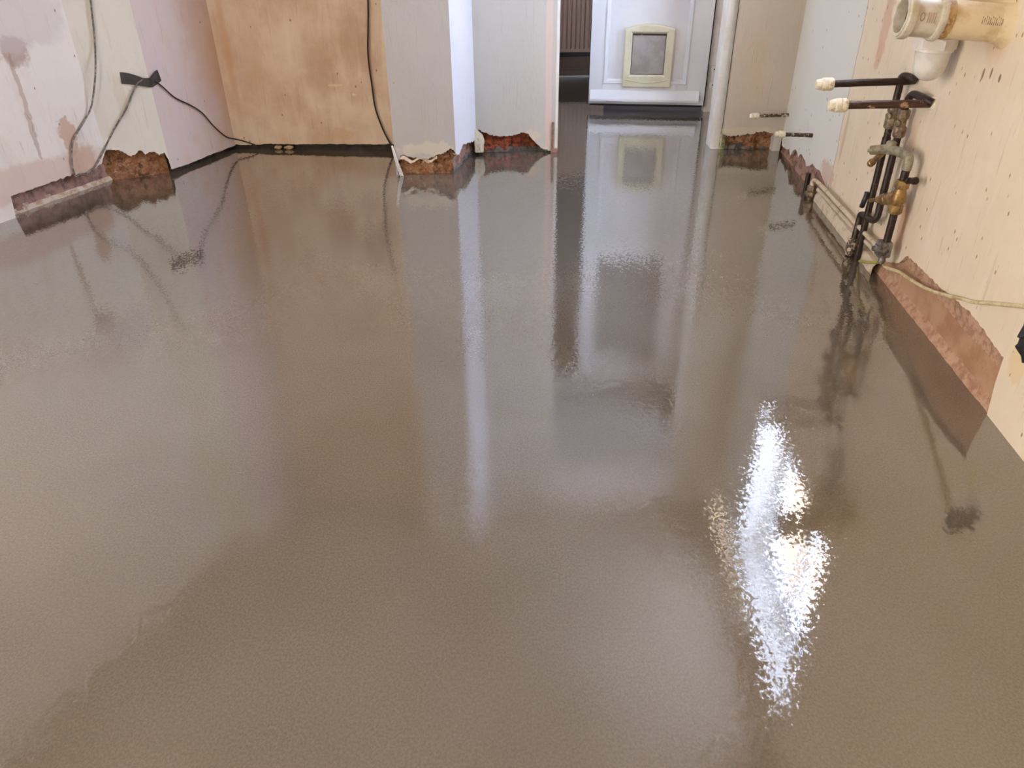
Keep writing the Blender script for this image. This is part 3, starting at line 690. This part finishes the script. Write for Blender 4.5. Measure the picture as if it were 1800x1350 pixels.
# masonry above and behind the door frame so the hall is dark
bm = bmesh.new(); box(bm, ((F1_[0] + fx1) / 2, DY + .03, (2.03 + CEIL) / 2), XYZ, (.7, .03, (CEIL - 2.03) / 2 + .01))
box(bm, (F1_[0] - .31, DY + .06, CEIL / 2), XYZ, (.31, .05, CEIL / 2)); box(bm, (fx1 + .2, DY + .06, CEIL / 2), XYZ, (.165, .04, CEIL / 2))
obj('wall_doorway_surround', bm, M['hall_wall'], smooth=False, kind='structure', label='hidden masonry around the back door frame', cat='wall')

# ------------------------------------------------------------------ hall beyond the door
HY = gp(1000, 132).y
flat('floor_hall', [(-.5, 5.25), (1.9, 5.25), (1.9, HY + .1), (-.5, HY + .1)], -.006, M['floor_far'], .04, label='dark brown floor of the room beyond the doorway', cat='floor')
bm = bmesh.new(); box(bm, (.7, HY + .05, CEIL / 2), XYZ, (1.3, .05, CEIL / 2)); 
obj('wall_hall', bm, M['hall_wall'], smooth=False, kind='structure', label='dim grey wall of the room beyond the doorway', cat='wall')
for nm, x_ in (('wall_hall_left', -.5), ('wall_hall_right', 1.95)):
    bm = bmesh.new(); box(bm, (x_, (HY + DY) / 2, CEIL / 2), XYZ, (.05, .75, CEIL / 2)); obj(nm, bm, M['hall_wall'], smooth=False, kind='structure', label='hidden ' + nm[10:] + ' side wall of the room beyond the doorway', cat='wall')
bm = bmesh.new(); v = []
prof = [(0, 0), (.022, 0), (.022, .035), (.014, .045), (.014, .058), (.020, .063), (.020, .115), (.010, .13), (0, .13)]
for x in (-.44, 1.88): v.append([bm.verts.new((x, HY - q, z)) for q, z in prof])
for i in range(len(prof) - 1): bm.faces.new((v[0][i], v[1][i], v[1][i + 1], v[0][i + 1]))
obj('baseboard_hall', bm, M['hall_skirt'], smooth=False, kind='structure', label='moulded skirting under the radiator beyond the doorway', cat='skirting')
rad = empty('radiator', (.45, HY - .09, .19), 'ribbed panel radiator in the dark room beyond the doorway', 'radiator')
rz0 = on(((0, HY - .11), (1, HY - .11)), 1000, 92).z
bm = bmesh.new(); N = 30; x0, pitch = -.25, .0325
xs = []
for i in range(N):
    b = x0 + i * pitch
    xs += [(b, 0), (b + .020, 0), (b + .0245, .010), (b + .0285, .010)]
zs = [(rz0, -1), (rz0 + .022, -1), (rz0 + .030, 0), (rz0 + .57, 0), (rz0 + .578, -1), (rz0 + .6, -1)]
grid = [[bm.verts.new((x, HY - .11 + (dp if fl == 0 else 0), z)) for x, dp in xs] for z, fl in zs]
for j in range(len(zs) - 1):
    for i in range(len(xs) - 1): bm.faces.new((grid[j][i], grid[j][i + 1], grid[j + 1][i + 1], grid[j + 1][i]))
obj('ribbed_face', bm, M['radiator'], rad, smooth=False)
bm = bmesh.new(); box(bm, (x0 + N * pitch / 2, HY - .075, rz0 + .3), XYZ, (N * pitch / 2, .020, .297), .004); obj('radiator_body', bm, M['radiator'], rad)
for x_ in (0.0, .5): bm = bmesh.new(); box(bm, (x_, HY - .028, rz0 + .3), XYZ, (.02, .027, .28), .002); obj('wall_bracket', bm, M['steel'], rad)

# ------------------------------------------------------------------ cables on the left walls
def wl_pts(w, pix, off): return [on(w, x, y, off) for x, y in pix]
def cable(name, pts, r, mat, label, **kw):
    bm = bmesh.new(); tube(bm, smooth_path(pts, 8), r, 8); return obj(name, bm, mat, label=label, cat='cable', **kw)
cable('cable', wl_pts(WB, [(157, -25), (160, 10), (164, 45), (167, 80)], .012) + wl_pts(WB, [(168, 118), (166, 150)], .034) + wl_pts(WA, [(160, 188)], .024) + wl_pts(WA, [ (148, 213), (130, 243), (126, 267), (127, 290), (131, 306), (134, 311)], .012), .0042, M['cable_grey'],
      'grey cable hanging down the off-white left wall into the brick strip')
c2 = wl_pts(WA, [(134, 311), (140, 306), (154, 304), (169, 290), (181, 267), (189, 250)], .012) + wl_pts(WB, [(200, 228), (207, 216), (222, 190), (237, 154), (249, 141), (257, 139)], .011) + \
     wl_pts(WC, [(270, 142), (284, 151), (308, 172), (335, 185), (356, 199), (376, 222), (397, 240), (412, 244)], .010) + wl_pts(WD, [(428, 248), (446, 254), (452, 258)], .008)
t = empty('taped_cable', c2[10], 'dark cable held by black tape across the corner of cream and lilac walls', 'cable')
bm = bmesh.new(); tube(bm, smooth_path(c2[:12], 8), .0042, 8); obj('cable_run', bm, M['cable_grey'], t)
bm = bmesh.new(); tube(bm, smooth_path(c2[11:], 8), .0034, 8); obj('cable_run', bm, M['cable_black'], t)
bm = bmesh.new()
Z1 = lambda l: [(x / 3.375, y / 3.375) for x, y in l]
def tape_piece(w, up, lo, off0, off1):
    a_ = []; n_ = len(up)
    for i in range(n_):
        off = off0 + (off1 - off0) * i / (n_ - 1)
        a_.append((on(w, *up[i], off), on(w, *lo[i], off)))
    for th in (0, .0008):
        pr = None
        nn = wall_frame(w)[3] * th
        for p, q in a_:
            v = [bm.verts.new(p + nn), bm.verts.new((p + q) / 2 + nn + wall_frame(w)[3] * .001), bm.verts.new(q + nn)]
            if pr:
                for k in range(2): bm.faces.new((pr[k], v[k], v[k + 1], pr[k + 1]))
            pr = v
tape_piece(WB, Z1([(710, 428), (740, 430), (772, 436), (815, 450), (850, 463), (880, 462)]), Z1([(720, 497), (750, 499), (780, 502), (820, 508), (860, 514), (898, 518)]), .002, .017)
tape_piece(WC, Z1([(880, 462), (890, 460), (905, 442), (920, 425), (932, 412)]), Z1([(898, 518), (908, 517), (925, 505), (942, 492), (957, 478)]), .017, .003)
obj('tape', bm, M['tape'], t, smooth=False, label='twisted strip of black tape')
cable('cable.001', wl_pts(WD, [(646, -25), (647, 10), (647, 44), (647, 98), (654, 152), (660, 191), (673, 227), (684, 249), (690, 258)], .012), .0042, M['cable_black'],
      'black cable hanging down the tan wall beside the white pier')
for (x, y, w_) in ((489, 259, .020), (508, 259, .026)):
    bm = bmesh.new(); bmesh.ops.create_icosphere(bm, subdivisions=3, radius=1)
    c = on(WD, x, y, -.006)
    for v in bm.verts:
        v.co = Vector((v.co.x * w_, v.co.y * .014, v.co.z * .010)) + c; v.co += Vector((1, 1, 1)) * .004 * noise.noise(v.co * 90)
    obj('mortar_lump', bm, M['lumps'], label='smaller left cream mortar lump in the dark gap under the tan wall' if x < 500 else 'wider right cream mortar lump in the dark gap under the tan wall', cat='mortar lump')

# ------------------------------------------------------------------ pipework on the right wall
mX = nW.copy()     # out of the wall into the room
UP = Vector((0, 0, 1))
def Wp(x, y, off): return on(WW, x, y, off)
def capped(root_px, tip_px, r, matp, label, group, cap_l=.055, toward=0.0):
    """pipe leaving the wall at root_px and reaching into the room towards tip_px"""
    p0 = Wp(*root_px, .0); 
    # the tip lies on the sight line where it comes closest to the pipe's own direction
    o_ = Vector((0, 0, CAM_H)); rr = ray(*tip_px); dd = Vector((nW.x, nW.y - toward, 0)).normalized()
    wv = p0 - o_; b = dd.dot(rr); den = 1 - b * b; tpar = (b * rr.dot(wv) - dd.dot(wv)) / den
    p1 = p0 + dd * tpar; ps = o_ + rr * ((p1 - o_).dot(rr)); p1 = (p1 + ps) / 2 if (p1 - ps).length < .08 else p1
    t = empty('capped_pipe', p0, label, 'pipe', group)
    ax = (p1 - p0).normalized(); ln = (p1 - p0).length
    bm = bmesh.new(); tube(bm, [p0 - ax * .02] + [p0 + ax * (ln - .02) * k / 10 for k in range(11)], r, 16, rough=.0012); obj('pipe', bm, matp, t)
    q = p1 - ax * cap_l; R_ = r * 1.75
    bm = bmesh.new(); lathe(bm, q, ax, [(0, r * 1.1), (0, R_ * .82), (cap_l * .10, R_), (cap_l * .3, R_), (cap_l * .34, R_ * .93), (cap_l * .38, R_), (cap_l * .62, R_ * .98), (cap_l * .7, R_ * .78), (cap_l * .74, R_ * .84), (cap_l * .92, R_ * .78), (cap_l, R_ * .6), (cap_l, R_ * .3), (cap_l * .93, R_ * .25)], 26, .0015)
    obj('end_cap', bm, M['cap_white'], t, label='dirty white push-fit stop end')
    return t, p0, ax
g1 = 'capped pipe ends sticking out of the right wall'
up_pipe, upP, _ = capped((1609, 142), (1433, 156), .0115, M['pipe_dark'], 'upper long dark capped copper pipe sticking out below the white trap', g1)
lo_pipe, loP, _ = capped((1640, 182), (1456, 190), .0120, M['pipe_rust'], 'lower long brown capped copper pipe with a paint-splashed middle', g1)
capped((1386, 202), (1319, 200), .0085, M['pipe_speck'], 'upper short capped pipe reaching in front of the beige wall', g1, .045, .35)
capped((1428, 238), (1363, 230), .0090, M['pipe_speck'], 'lower short capped pipe over the broken stone corner', g1, .045, .22)

bm = bmesh.new(); lathe(bm, loP - nW * .004, nW, [(0, .021), (.006, .020), (.012, .014)], 20, .003); obj('sealant_ring', bm, M['cap_white'], lo_pipe)
def seg(p, q, n=8): return [Vector(p).lerp(Vector(q), k / n) for k in range(n + 1)]
def nut(bm, p, d, r, l, hexa=True):
    d = Vector(d).normalized(); pr = [(-l / 2, r * .85), (-l / 2 * .8, r), (l / 2 * .8, r), (l / 2, r * .85)]
    lathe(bm, p, d, pr, 24, .0006, hexa={1, 2} if hexa else None)
O1 = .040
# riser 1 (left), with service valve
r1 = empty('riser_pipe', Wp(1505, 455, O1), 'left-hand black riser pipe on the right wall with a service valve near its top', 'pipe', 'vertical pipes on the right wall')
bot = gp(1505, 457, 0.0)
o1 = (bot - aW).dot(nW)
top1 = Wp(1583, 143, o1)
bot.z = -.01; top1 = Vector((bot.x, bot.y, top1.z))
bm = bmesh.new(); e1 = top1 - Vector((0, 0, .02))
tube(bm, smooth_path(seg(bot, e1, 16) + [Wp(1584, 138, o1), Wp(1589, 134, o1), Wp(1597, 135, o1 - .005), Wp(1609, 142, .014)], 4), .0115, 16, rough=.0008)
obj('pipe', bm, M['pipe_dark'], r1)
def v_at(base, y_px, x_px, off):  # height on a vertical line through base
    return Vector((base.x, base.y, on(WW, x_px, y_px, off).z))
def service_valve(base, off, px, parent):
    (xa, ya), (xb, yb) = px; a_ = v_at(base, ya, xa, off); b_ = v_at(base, yb, xb, off); L_ = (a_ - b_).length
    bm = bmesh.new(); nut(bm, a_, UP, .0185, .030); nut(bm, b_, UP, .0195, .034); lathe(bm, b_, UP, [(0, .0145), (L_, .0145)], 20)
    mid = (a_ + b_) / 2; lathe(bm, mid, -dW * .0 + mX - dW * -.6, [(0, .011), (.020, .011), (.022, .008)], 16)
    obj('service_valve', bm, M['bronze'], parent, label='dull metal service valve with hexagon nuts')
service_valve(bot, o1, ((1567, 186), (1561, 213)), r1)
bm = bmesh.new(); lathe(bm, v_at(bot, 247, 1554, o1), UP, [(-.016, .0125), (-.014, .0138), (.014, .0138), (.016, .0125)], 18)
obj('coupling', bm, M['pipe_dark'], r1)
# riser 2 (right of it) with J bend at the bottom
r2 = empty('riser_pipe.001', Wp(1545, 385, .035), 'middle black riser pipe curving into a hook behind the left riser', 'pipe', 'vertical pipes on the right wall')
O2 = .035
p_lo = Wp(1547, 362, O2); p_hi = Wp(1597, 180, O2); p_hi = Vector((p_lo.x, p_lo.y, p_hi.z))
# the hook
h_pts = [Wp(1544, 376, O2), Wp(1538, 386, O2 + .004), Wp(1531, 386, O2), Wp(1521, 379, O2 - .004), Wp(1514, 377, O2 - .005), Wp(1511, 384, O2 - .005)]
b2 = gp(1494, 449, 0); h_end = Vector((b2.x, b2.y, -.01))
bm = bmesh.new()
tube(bm, smooth_path([h_end] + [h_end.lerp(Vector(h_pts[-1]), k / 4) for k in (1, 2, 3)] + h_pts[::-1] + seg(p_lo, p_hi - Vector((0, 0, .01)), 10) + [Wp(1600, 170, O2), Wp(1606, 166, O2), Wp(1616, 169, O2 - .004), Wp(1628, 175, .022), Wp(1639, 181, .008)], 4), .0115, 16, rough=.0008)
obj('pipe', bm, M['pipe_dark'], r2)
service_valve(p_lo, O2, ((1591, 202), (1583, 233)), r2)
bm = bmesh.new(); lathe(bm, h_end + Vector((0, 0, .045)), UP, [(-.03, .018), (-.01, .020), (.012, .020), (.03, .0135)], 18, .002)
obj('pipe_sleeve', bm, M['pipe_speck'], r2)
# riser 3: grey tee, dark pipe, brass stopcock, tail and earth clamp
O3 = .050
r3 = empty('stopcock_pipe', Wp(1560, 432, O3), 'short right-hand pipe run with a grey tee, brass stopcock and earth clamp', 'pipe')
e_ = Wp(1594, 273, O3)
line = lambda x, y: Wp(x, y, O3)
vb = line(1574, 368)
vert = lambda x, y: Vector((vb.x, vb.y, line(x, y).z))
bm = bmesh.new(); tube(bm, smooth_path([Wp(1564, 262, O3 + .025), Wp(1580, 267, O3 + .01), e_ + (vert(1594, 273) - e_) * .5, vert(1592, 285), vert(1590, 296)], 5), .0145, 18, rough=.001)
tube(bm, [Wp(1531, 264, O3 + .075), Wp(1566, 261, O3 + .022)], .0150, 18, rough=.001); lathe(bm, Wp(1565, 260, O3 + .022), UP, [(-.018, .016), (.018, .0155), (.022, .010)], 18)
lathe(bm, Wp(1531, 264, O3 + .075), (Wp(1531, 264, O3 + .075) - Wp(1566, 261, O3 + .022)), [(-.004, .015), (.004, .0125), (.004, .007), (.010, .006)], 18)
obj('tee', bm, M['grey_metal'], r3, label='grey scaled tee fitting')
bm = bmesh.new(); tube(bm, [Wp(1550, 270, O3 + .03), Wp(1530, 288, O3 + .03)], .0095, 14); nut(bm, Wp(1532, 286, O3 + .03), Wp(1530, 288, O3 + .03) - Wp(1550, 270, O3 + .03), .0125, .018, False); obj('branch_spigot', bm, M['brass'], r3)
bm = bmesh.new(); tube(bm, seg(vert(1590, 298), vert(1583, 322), 5), .0125, 16, rough=.001); obj('pipe', bm, M['pipe_dark'], r3)
bm = bmesh.new(); tube(bm, seg(vb - Vector((0, 0, .0)), vert(1559, 436), 8), .0120, 16, rough=.0008)
obj('pipe', bm, M['pipe_dark'], r3)
bm = bmesh.new(); nut(bm, vert(1584, 322), UP, .0215, .026); nut(bm, vert(1574, 367), UP, .0215, .028)
vt, vbm = vert(1583, 327), vert(1574, 362); Lv = (vt - vbm).length
lathe(bm, vbm, UP, [(0, .016), (.01, .017), (Lv * .3, .022), (Lv * .6, .021), (Lv * .85, .017), (Lv, .016)], 24)
cen = vbm.lerp(vt, .45); sp = Wp(1543, 351, O3 + .02); ax = (sp - cen).normalized(); lb_ = (sp - cen).length
lathe(bm, cen, ax, [(0, .024), (lb_ * .3, .021), (lb_ * .5, .0175), (lb_ * .52, .0195), (lb_ * .75, .0180), (lb_ * .8, .013), (lb_ * .98, .012), (lb_, .008), (lb_ + .045, .0065)], 24)
obj('stopcock', bm, M['brass'], r3, label='brass stopcock with slanted bonnet')
bm = bmesh.new(); hp_ = Wp(1524, 341, O3 + .04); tube(bm, smooth_path([hp_, Wp(1520, 351, O3 + .045), Wp(1515, 363, O3 + .045)], 4), .0085, 10); lathe(bm, hp_, UP, [(-.006, .009), (.006, .009)], 12)
obj('valve_handle', bm, M['rubber'], r3, label='black crutch handle')
bm = bmesh.new(); k0 = vert(1586, 316); k1 = Wp(1607, 318, O3 - .01); tube(bm, [k0, k1], .005, 8); lathe(bm, k1, k1 - k0, [(-.006, .011), (.007, .012)], 10)
nut(bm, k0.lerp(k1, .5), k1 - k0, .011, .012); obj('drain_key', bm, M['pipe_dark'], r3)
bm = bmesh.new(); cc = vert(1559, 441); box(bm, cc + mX * .004, (dW, mX, UP), (.020, .020, .026), .004); box(bm, cc + mX * .026, (dW, mX, UP), (.012, .006, .012), .002)
lathe(bm, cc + mX * .030, mX, [(0, .008), (.010, .008), (.011, .004)], 14); lathe(bm, cc + Vector((0, 0, -.028)), -UP, [(0, .010), (.014, .012), (.024, .009)], 14)
obj('earth_clamp', bm, M['zinc'], r3, label='grey metal earth clamp')
bm = bmesh.new(); box(bm, Wp(1543, 436, O3 - .005), (dW, mX, UP), (.024, .003, .008), .002); obj('clamp_tail', bm, M['pipe_dark'], r3)

# low painted pipes along the foot of the wall
lp = empty('skirting_pipe', Wp(1430, 318, .03), 'painted cream pipe running along the foot of the right wall from a brass elbow', 'pipe', 'painted pipes at the foot of the right wall')
OL = .030
bm = bmesh.new(); tube(bm, smooth_path([Wp(1428, 330, OL + .004), Wp(1428, 320, OL + .002), Wp(1433, 317, OL), Wp(1443, 326, OL)] + [Wp(1443 + (1541 - 1443) * k / 6, 326 + (432 - 326) * k / 6, OL) for k in range(1, 7)], 4), .0085, 14, rough=.001)
obj('pipe', bm, M['pipe_paint'], lp)
bm = bmesh.new(); fb = gp(1426, 340, .0); fb = Wp(1427, 331, OL + .004); nut(bm, fb, UP, .020, .026); nut(bm, fb - Vector((0, 0, .024)), UP, .024, .022); lathe(bm, fb - Vector((0, 0, .05)), UP, [(0, .012), (.05, .012)], 14)
obj('elbow_nut', bm, M['bronze'], lp, label='dull brass compression nut')
bm = bmesh.new(); k0 = Wp(1419, 318, .04); tube(bm, seg(Vector((k0.x, k0.y, -.01)), k0 + Vector((0, 0, .035)), 5), .0115, 12); obj('black_stub', bm, M['pipe_dark'], lp)
lp2 = bmesh.new(); tube(lp2, smooth_path([Wp(1438, 333, .020)] + [Wp(1438 + (1547 - 1438) * k / 8, 333 + (452 - 333) * k / 8, .020) for k in range(1, 9)], 3), .0075, 12, rough=.001)
obj('skirting_pipe.001', lp2, M['pipe_paint'], label='thinner painted pipe just below the cream skirting pipe', cat='pipe', group='painted pipes at the foot of the right wall')
bm = bmesh.new(); pr = None   # painted mortar fillet beneath them
q0_, q1_ = sz(WW, 1441, 345)[0], sz(WW, 1545, 470)[0]
for k in range(60):
    s_ = q0_ + (q1_ - q0_) * k / 59; h_ = .040 + .004 * noise.noise(Vector((s_ * 30, 0, 0))); o_ = .020 + .004 * noise.noise(Vector((s_ * 24, 5, 0)))
    v = [bm.verts.new(aW + dW * s_ + nW * q + Vector((0, 0, z))) for q, z in ((-.012, h_ + .006), (o_ * .6, h_), (o_, h_ - .012), (o_ + .002, -.005))]
    if pr:
        for j in range(3): bm.faces.new((pr[j], v[j], v[j + 1], pr[j + 1]))
    pr = v
obj('mortar_fillet', bm, M['pipe_paint'], ww)

# earth wires
cable('earth_wire', [gp(1511, 459, .012), Wp(1525, 461, .06), Wp(1540, 461, .055), Wp(1549, 456, .05), cc + Vector((0, 0, -.045))], .0048, M['cable_green'], 'short green and yellow earth wire between the riser foot and the clamp')
cable('earth_wire.001', [cc + Vector((0, 0, -.04)), Wp(1553, 464, .03), Wp(1558, 470, .02), Wp(1581, 478, .012), Wp(1597, 489, .010), Wp(1628, 507, .010), Wp(1663, 519, .008), Wp(1690, 525, .008), Wp(1711, 531, .008), Wp(1750, 534, .008), Wp(1800, 539, .008), Wp(1850, 543, .008)], .0050, M['cable_cream'], 'long cream cable running along the right wall from the earth clamp')

# waste pipe with coupling
wroot = Wp(1768, 42, 0)
wp_ = empty('waste_pipe', wroot, 'thick cream waste pipe sticking out of the right wall with a grey open coupling', 'pipe')
o_ = Vector((0, 0, CAM_H)); rr = ray(1583, 27); dd = nW; wv = wroot - o_; b_ = dd.dot(rr); tl = (b_ * rr.dot(wv) - dd.dot(wv)) / (1 - b_ * b_)
tipw = o_ + rr * ((wroot + dd * tl - o_).dot(rr)); axw = (tipw - wroot).normalized(); lw = (tipw - wroot).length
RW = .045
bm = bmesh.new(); lathe(bm, wroot - axw * .03, axw, [(0, RW)] + [(.03 + lw * .62 * k / 8, RW) for k in range(1, 8)] + [(lw * .62 + .03, RW)], 40, .0015); obj('pipe', bm, M['soil_cream'], wp_)
bm = bmesh.new(); lathe(bm, wroot + axw * lw * .55, axw, [(0, RW * 1.02), (.004, RW * 1.05), (lw * .08, RW * .98), (lw * .1, RW * .9)], 40, .004); obj('sealant_ring', bm, M['glue'], wp_)
bm = bmesh.new(); c0 = wroot + axw * lw * .63; lc = lw * .37
prof = [(0, RW * .95), (0, RW * 1.16), (.003, RW * 1.2), (lc * .13, RW * 1.2), (lc * .16, RW * 1.16), (lc * .17, RW * 1.04), (lc * .74, RW * 1.05), (lc * .76, RW * 1.18), (lc * .8, RW * 1.22), (lc * .94, RW * 1.22), (lc * .965, RW * 1.18), (lc * .97, RW * 1.10), (lc, RW * 1.08), (lc, RW * .92), (lc * .9, RW * .88), (lc * .5, RW * .86), (lc * .1, RW * .86)]
u_, v_ = frame_from(axw); lathe(bm, c0, axw, prof, 44, .0004)
bm.faces.ensure_lookup_table(); obj('coupling', bm, M['soil_grey'], wp_, label='pale grey coupling with two raised rims')
bm = bmesh.new(); lathe(bm, c0 + axw * lc * .12, axw, [(0, RW * .855), (lc * .6, RW * .85)], 32); obj('pipe_bore', bm, M['seal_shade'], wp_)  # black plug: shade inside the open coupling put in as colour
bm = bmesh.new()   # moulded marks on the coupling and the ruled mark on the pipe
def on_cyl(c, ang, t, r): return c + axw * t + (u_ * math.cos(ang) + v_ * math.sin(ang)) * r
view = (o_ - c0).normalized(); th0 = math.atan2(view.dot(v_), view.dot(u_))
for k in range(4): tube(bm, [on_cyl(c0, th0 - .25 + .1 * q, lc * (.30 + .06 * k), RW * 1.052) for q in range(6)], .0011, 5)
for q in range(10):
    a0 = q / 10 * 2 * math.pi; a1 = (q + 1) / 10 * 2 * math.pi
    tube(bm, [on_cyl(c0, th0 + .2 * math.cos(a0) + .02, lc * (.62 + .05 * math.sin(a0)), RW * 1.052), on_cyl(c0, th0 + .2 * math.cos(a1) + .02, lc * (.62 + .05 * math.sin(a1)), RW * 1.052)], .0012, 5)
obj('moulded_marks', bm, simple('dirt_in_moulding', L(172, 142, 112), .6), wp_)
bm = bmesh.new()
for k in range(11): tube(bm, [on_cyl(wroot, th0 - .12, lw * (.12 + .018 * k), RW + .0006), on_cyl(wroot, th0 + .22 + .05 * (k % 3), lw * (.12 + .018 * k), RW + .0006)], .0008, 4)
obj('printed_ticks', bm, M['pipe_speck'], wp_)
bm = bmesh.new(); lathe(bm, wroot - axw * .004, axw, [(0, RW * 1.35), (.006, RW * 1.25), (.02, RW * 1.08), (.035, RW * 1.0)], 40, .004); obj('plaster_collar', bm, M['soil_cream'], wp_)

# upper cream pipe over it and bottle trap below
bm = bmesh.new(); tube(bm, smooth_path([Wp(1795, -8, -.01), Wp(1745, -4, .03), Wp(1705, 1, .06), Wp(1680, 14, .07), Wp(1668, 34, .065)], 6), .021, 20, rough=.001)
obj('overflow_pipe', bm, M['soil_cream'], label='thinner cream pipe curving over the thick waste pipe at the top right', cat='pipe')
tr = empty('bottle_trap', Wp(1640, 120, .06), 'white plastic waste trap hanging below the grey coupling against the right wall', 'waste trap')
OT = .065
tb = Wp(1634, 116, OT); ttop = Wp(1662, 42, OT); tv = lambda x, y: Vector((tb.x, tb.y, Wp(x, y, OT).z))
zb_ = tv(1636, 116).z; zn0 = tv(1648, 92).z; zn1 = tv(1655, 68).z
RB = .044
bm = bmesh.new(); pf = [(zb_ - .042, .002)] + [(zb_ - .042 + .044 * (1 - math.cos(a * math.pi / 2 / 6)), RB * math.sin(a * math.pi / 2 / 6)) for a in range(1, 7)] + [(zn0 - .004, RB * 1.08), (zn0, RB * 1.14)]
lathe(bm, Vector((tb.x, tb.y, 0)), UP, pf, 36); obj('trap_body', bm, M['trap_white'], tr)
bm = bmesh.new(); lathe(bm, Vector((tb.x, tb.y, 0)), UP, [(zn0, RB * 1.1), (zn0, RB * 1.18), (zn0 + .006, RB * 1.18), (zn0 + .008, RB * 1.30), (zn1 - .004, RB * 1.30), (zn1, RB * 1.18), (zn1, RB * .9)], 36, hexa={3, 4}); obj('union_nut', bm, M['trap_white'], tr)
bm = bmesh.new(); lathe(bm, Vector((tb.x, tb.y, 0)), UP, [(zn1 - .002, RB * .95), (zn1 + .03, RB * .98), (zn1 + .10, RB * .72), (zn1 + .26, RB * .7)], 30); obj('inlet_tube', bm, M['soil_grey'], tr)

# black hose end at the right edge
hc = Wp(1820, 600, .022)
bm = bmesh.new(); lathe(bm, hc + mX * .010, dW * .5 + Vector((0, 0, -.9)), [(-.055, .014), (-.036, .016), (-.015, .025), (-.009, .027), (-.006, .022), (.006, .025), (.012, .030), (.018, .027), (.034, .017), (.05, .014)], 26)
obj('rubber_connector', bm, M['rubber'], label='black ribbed rubber connector at the right edge by the wall foot', cat='pipe connector')
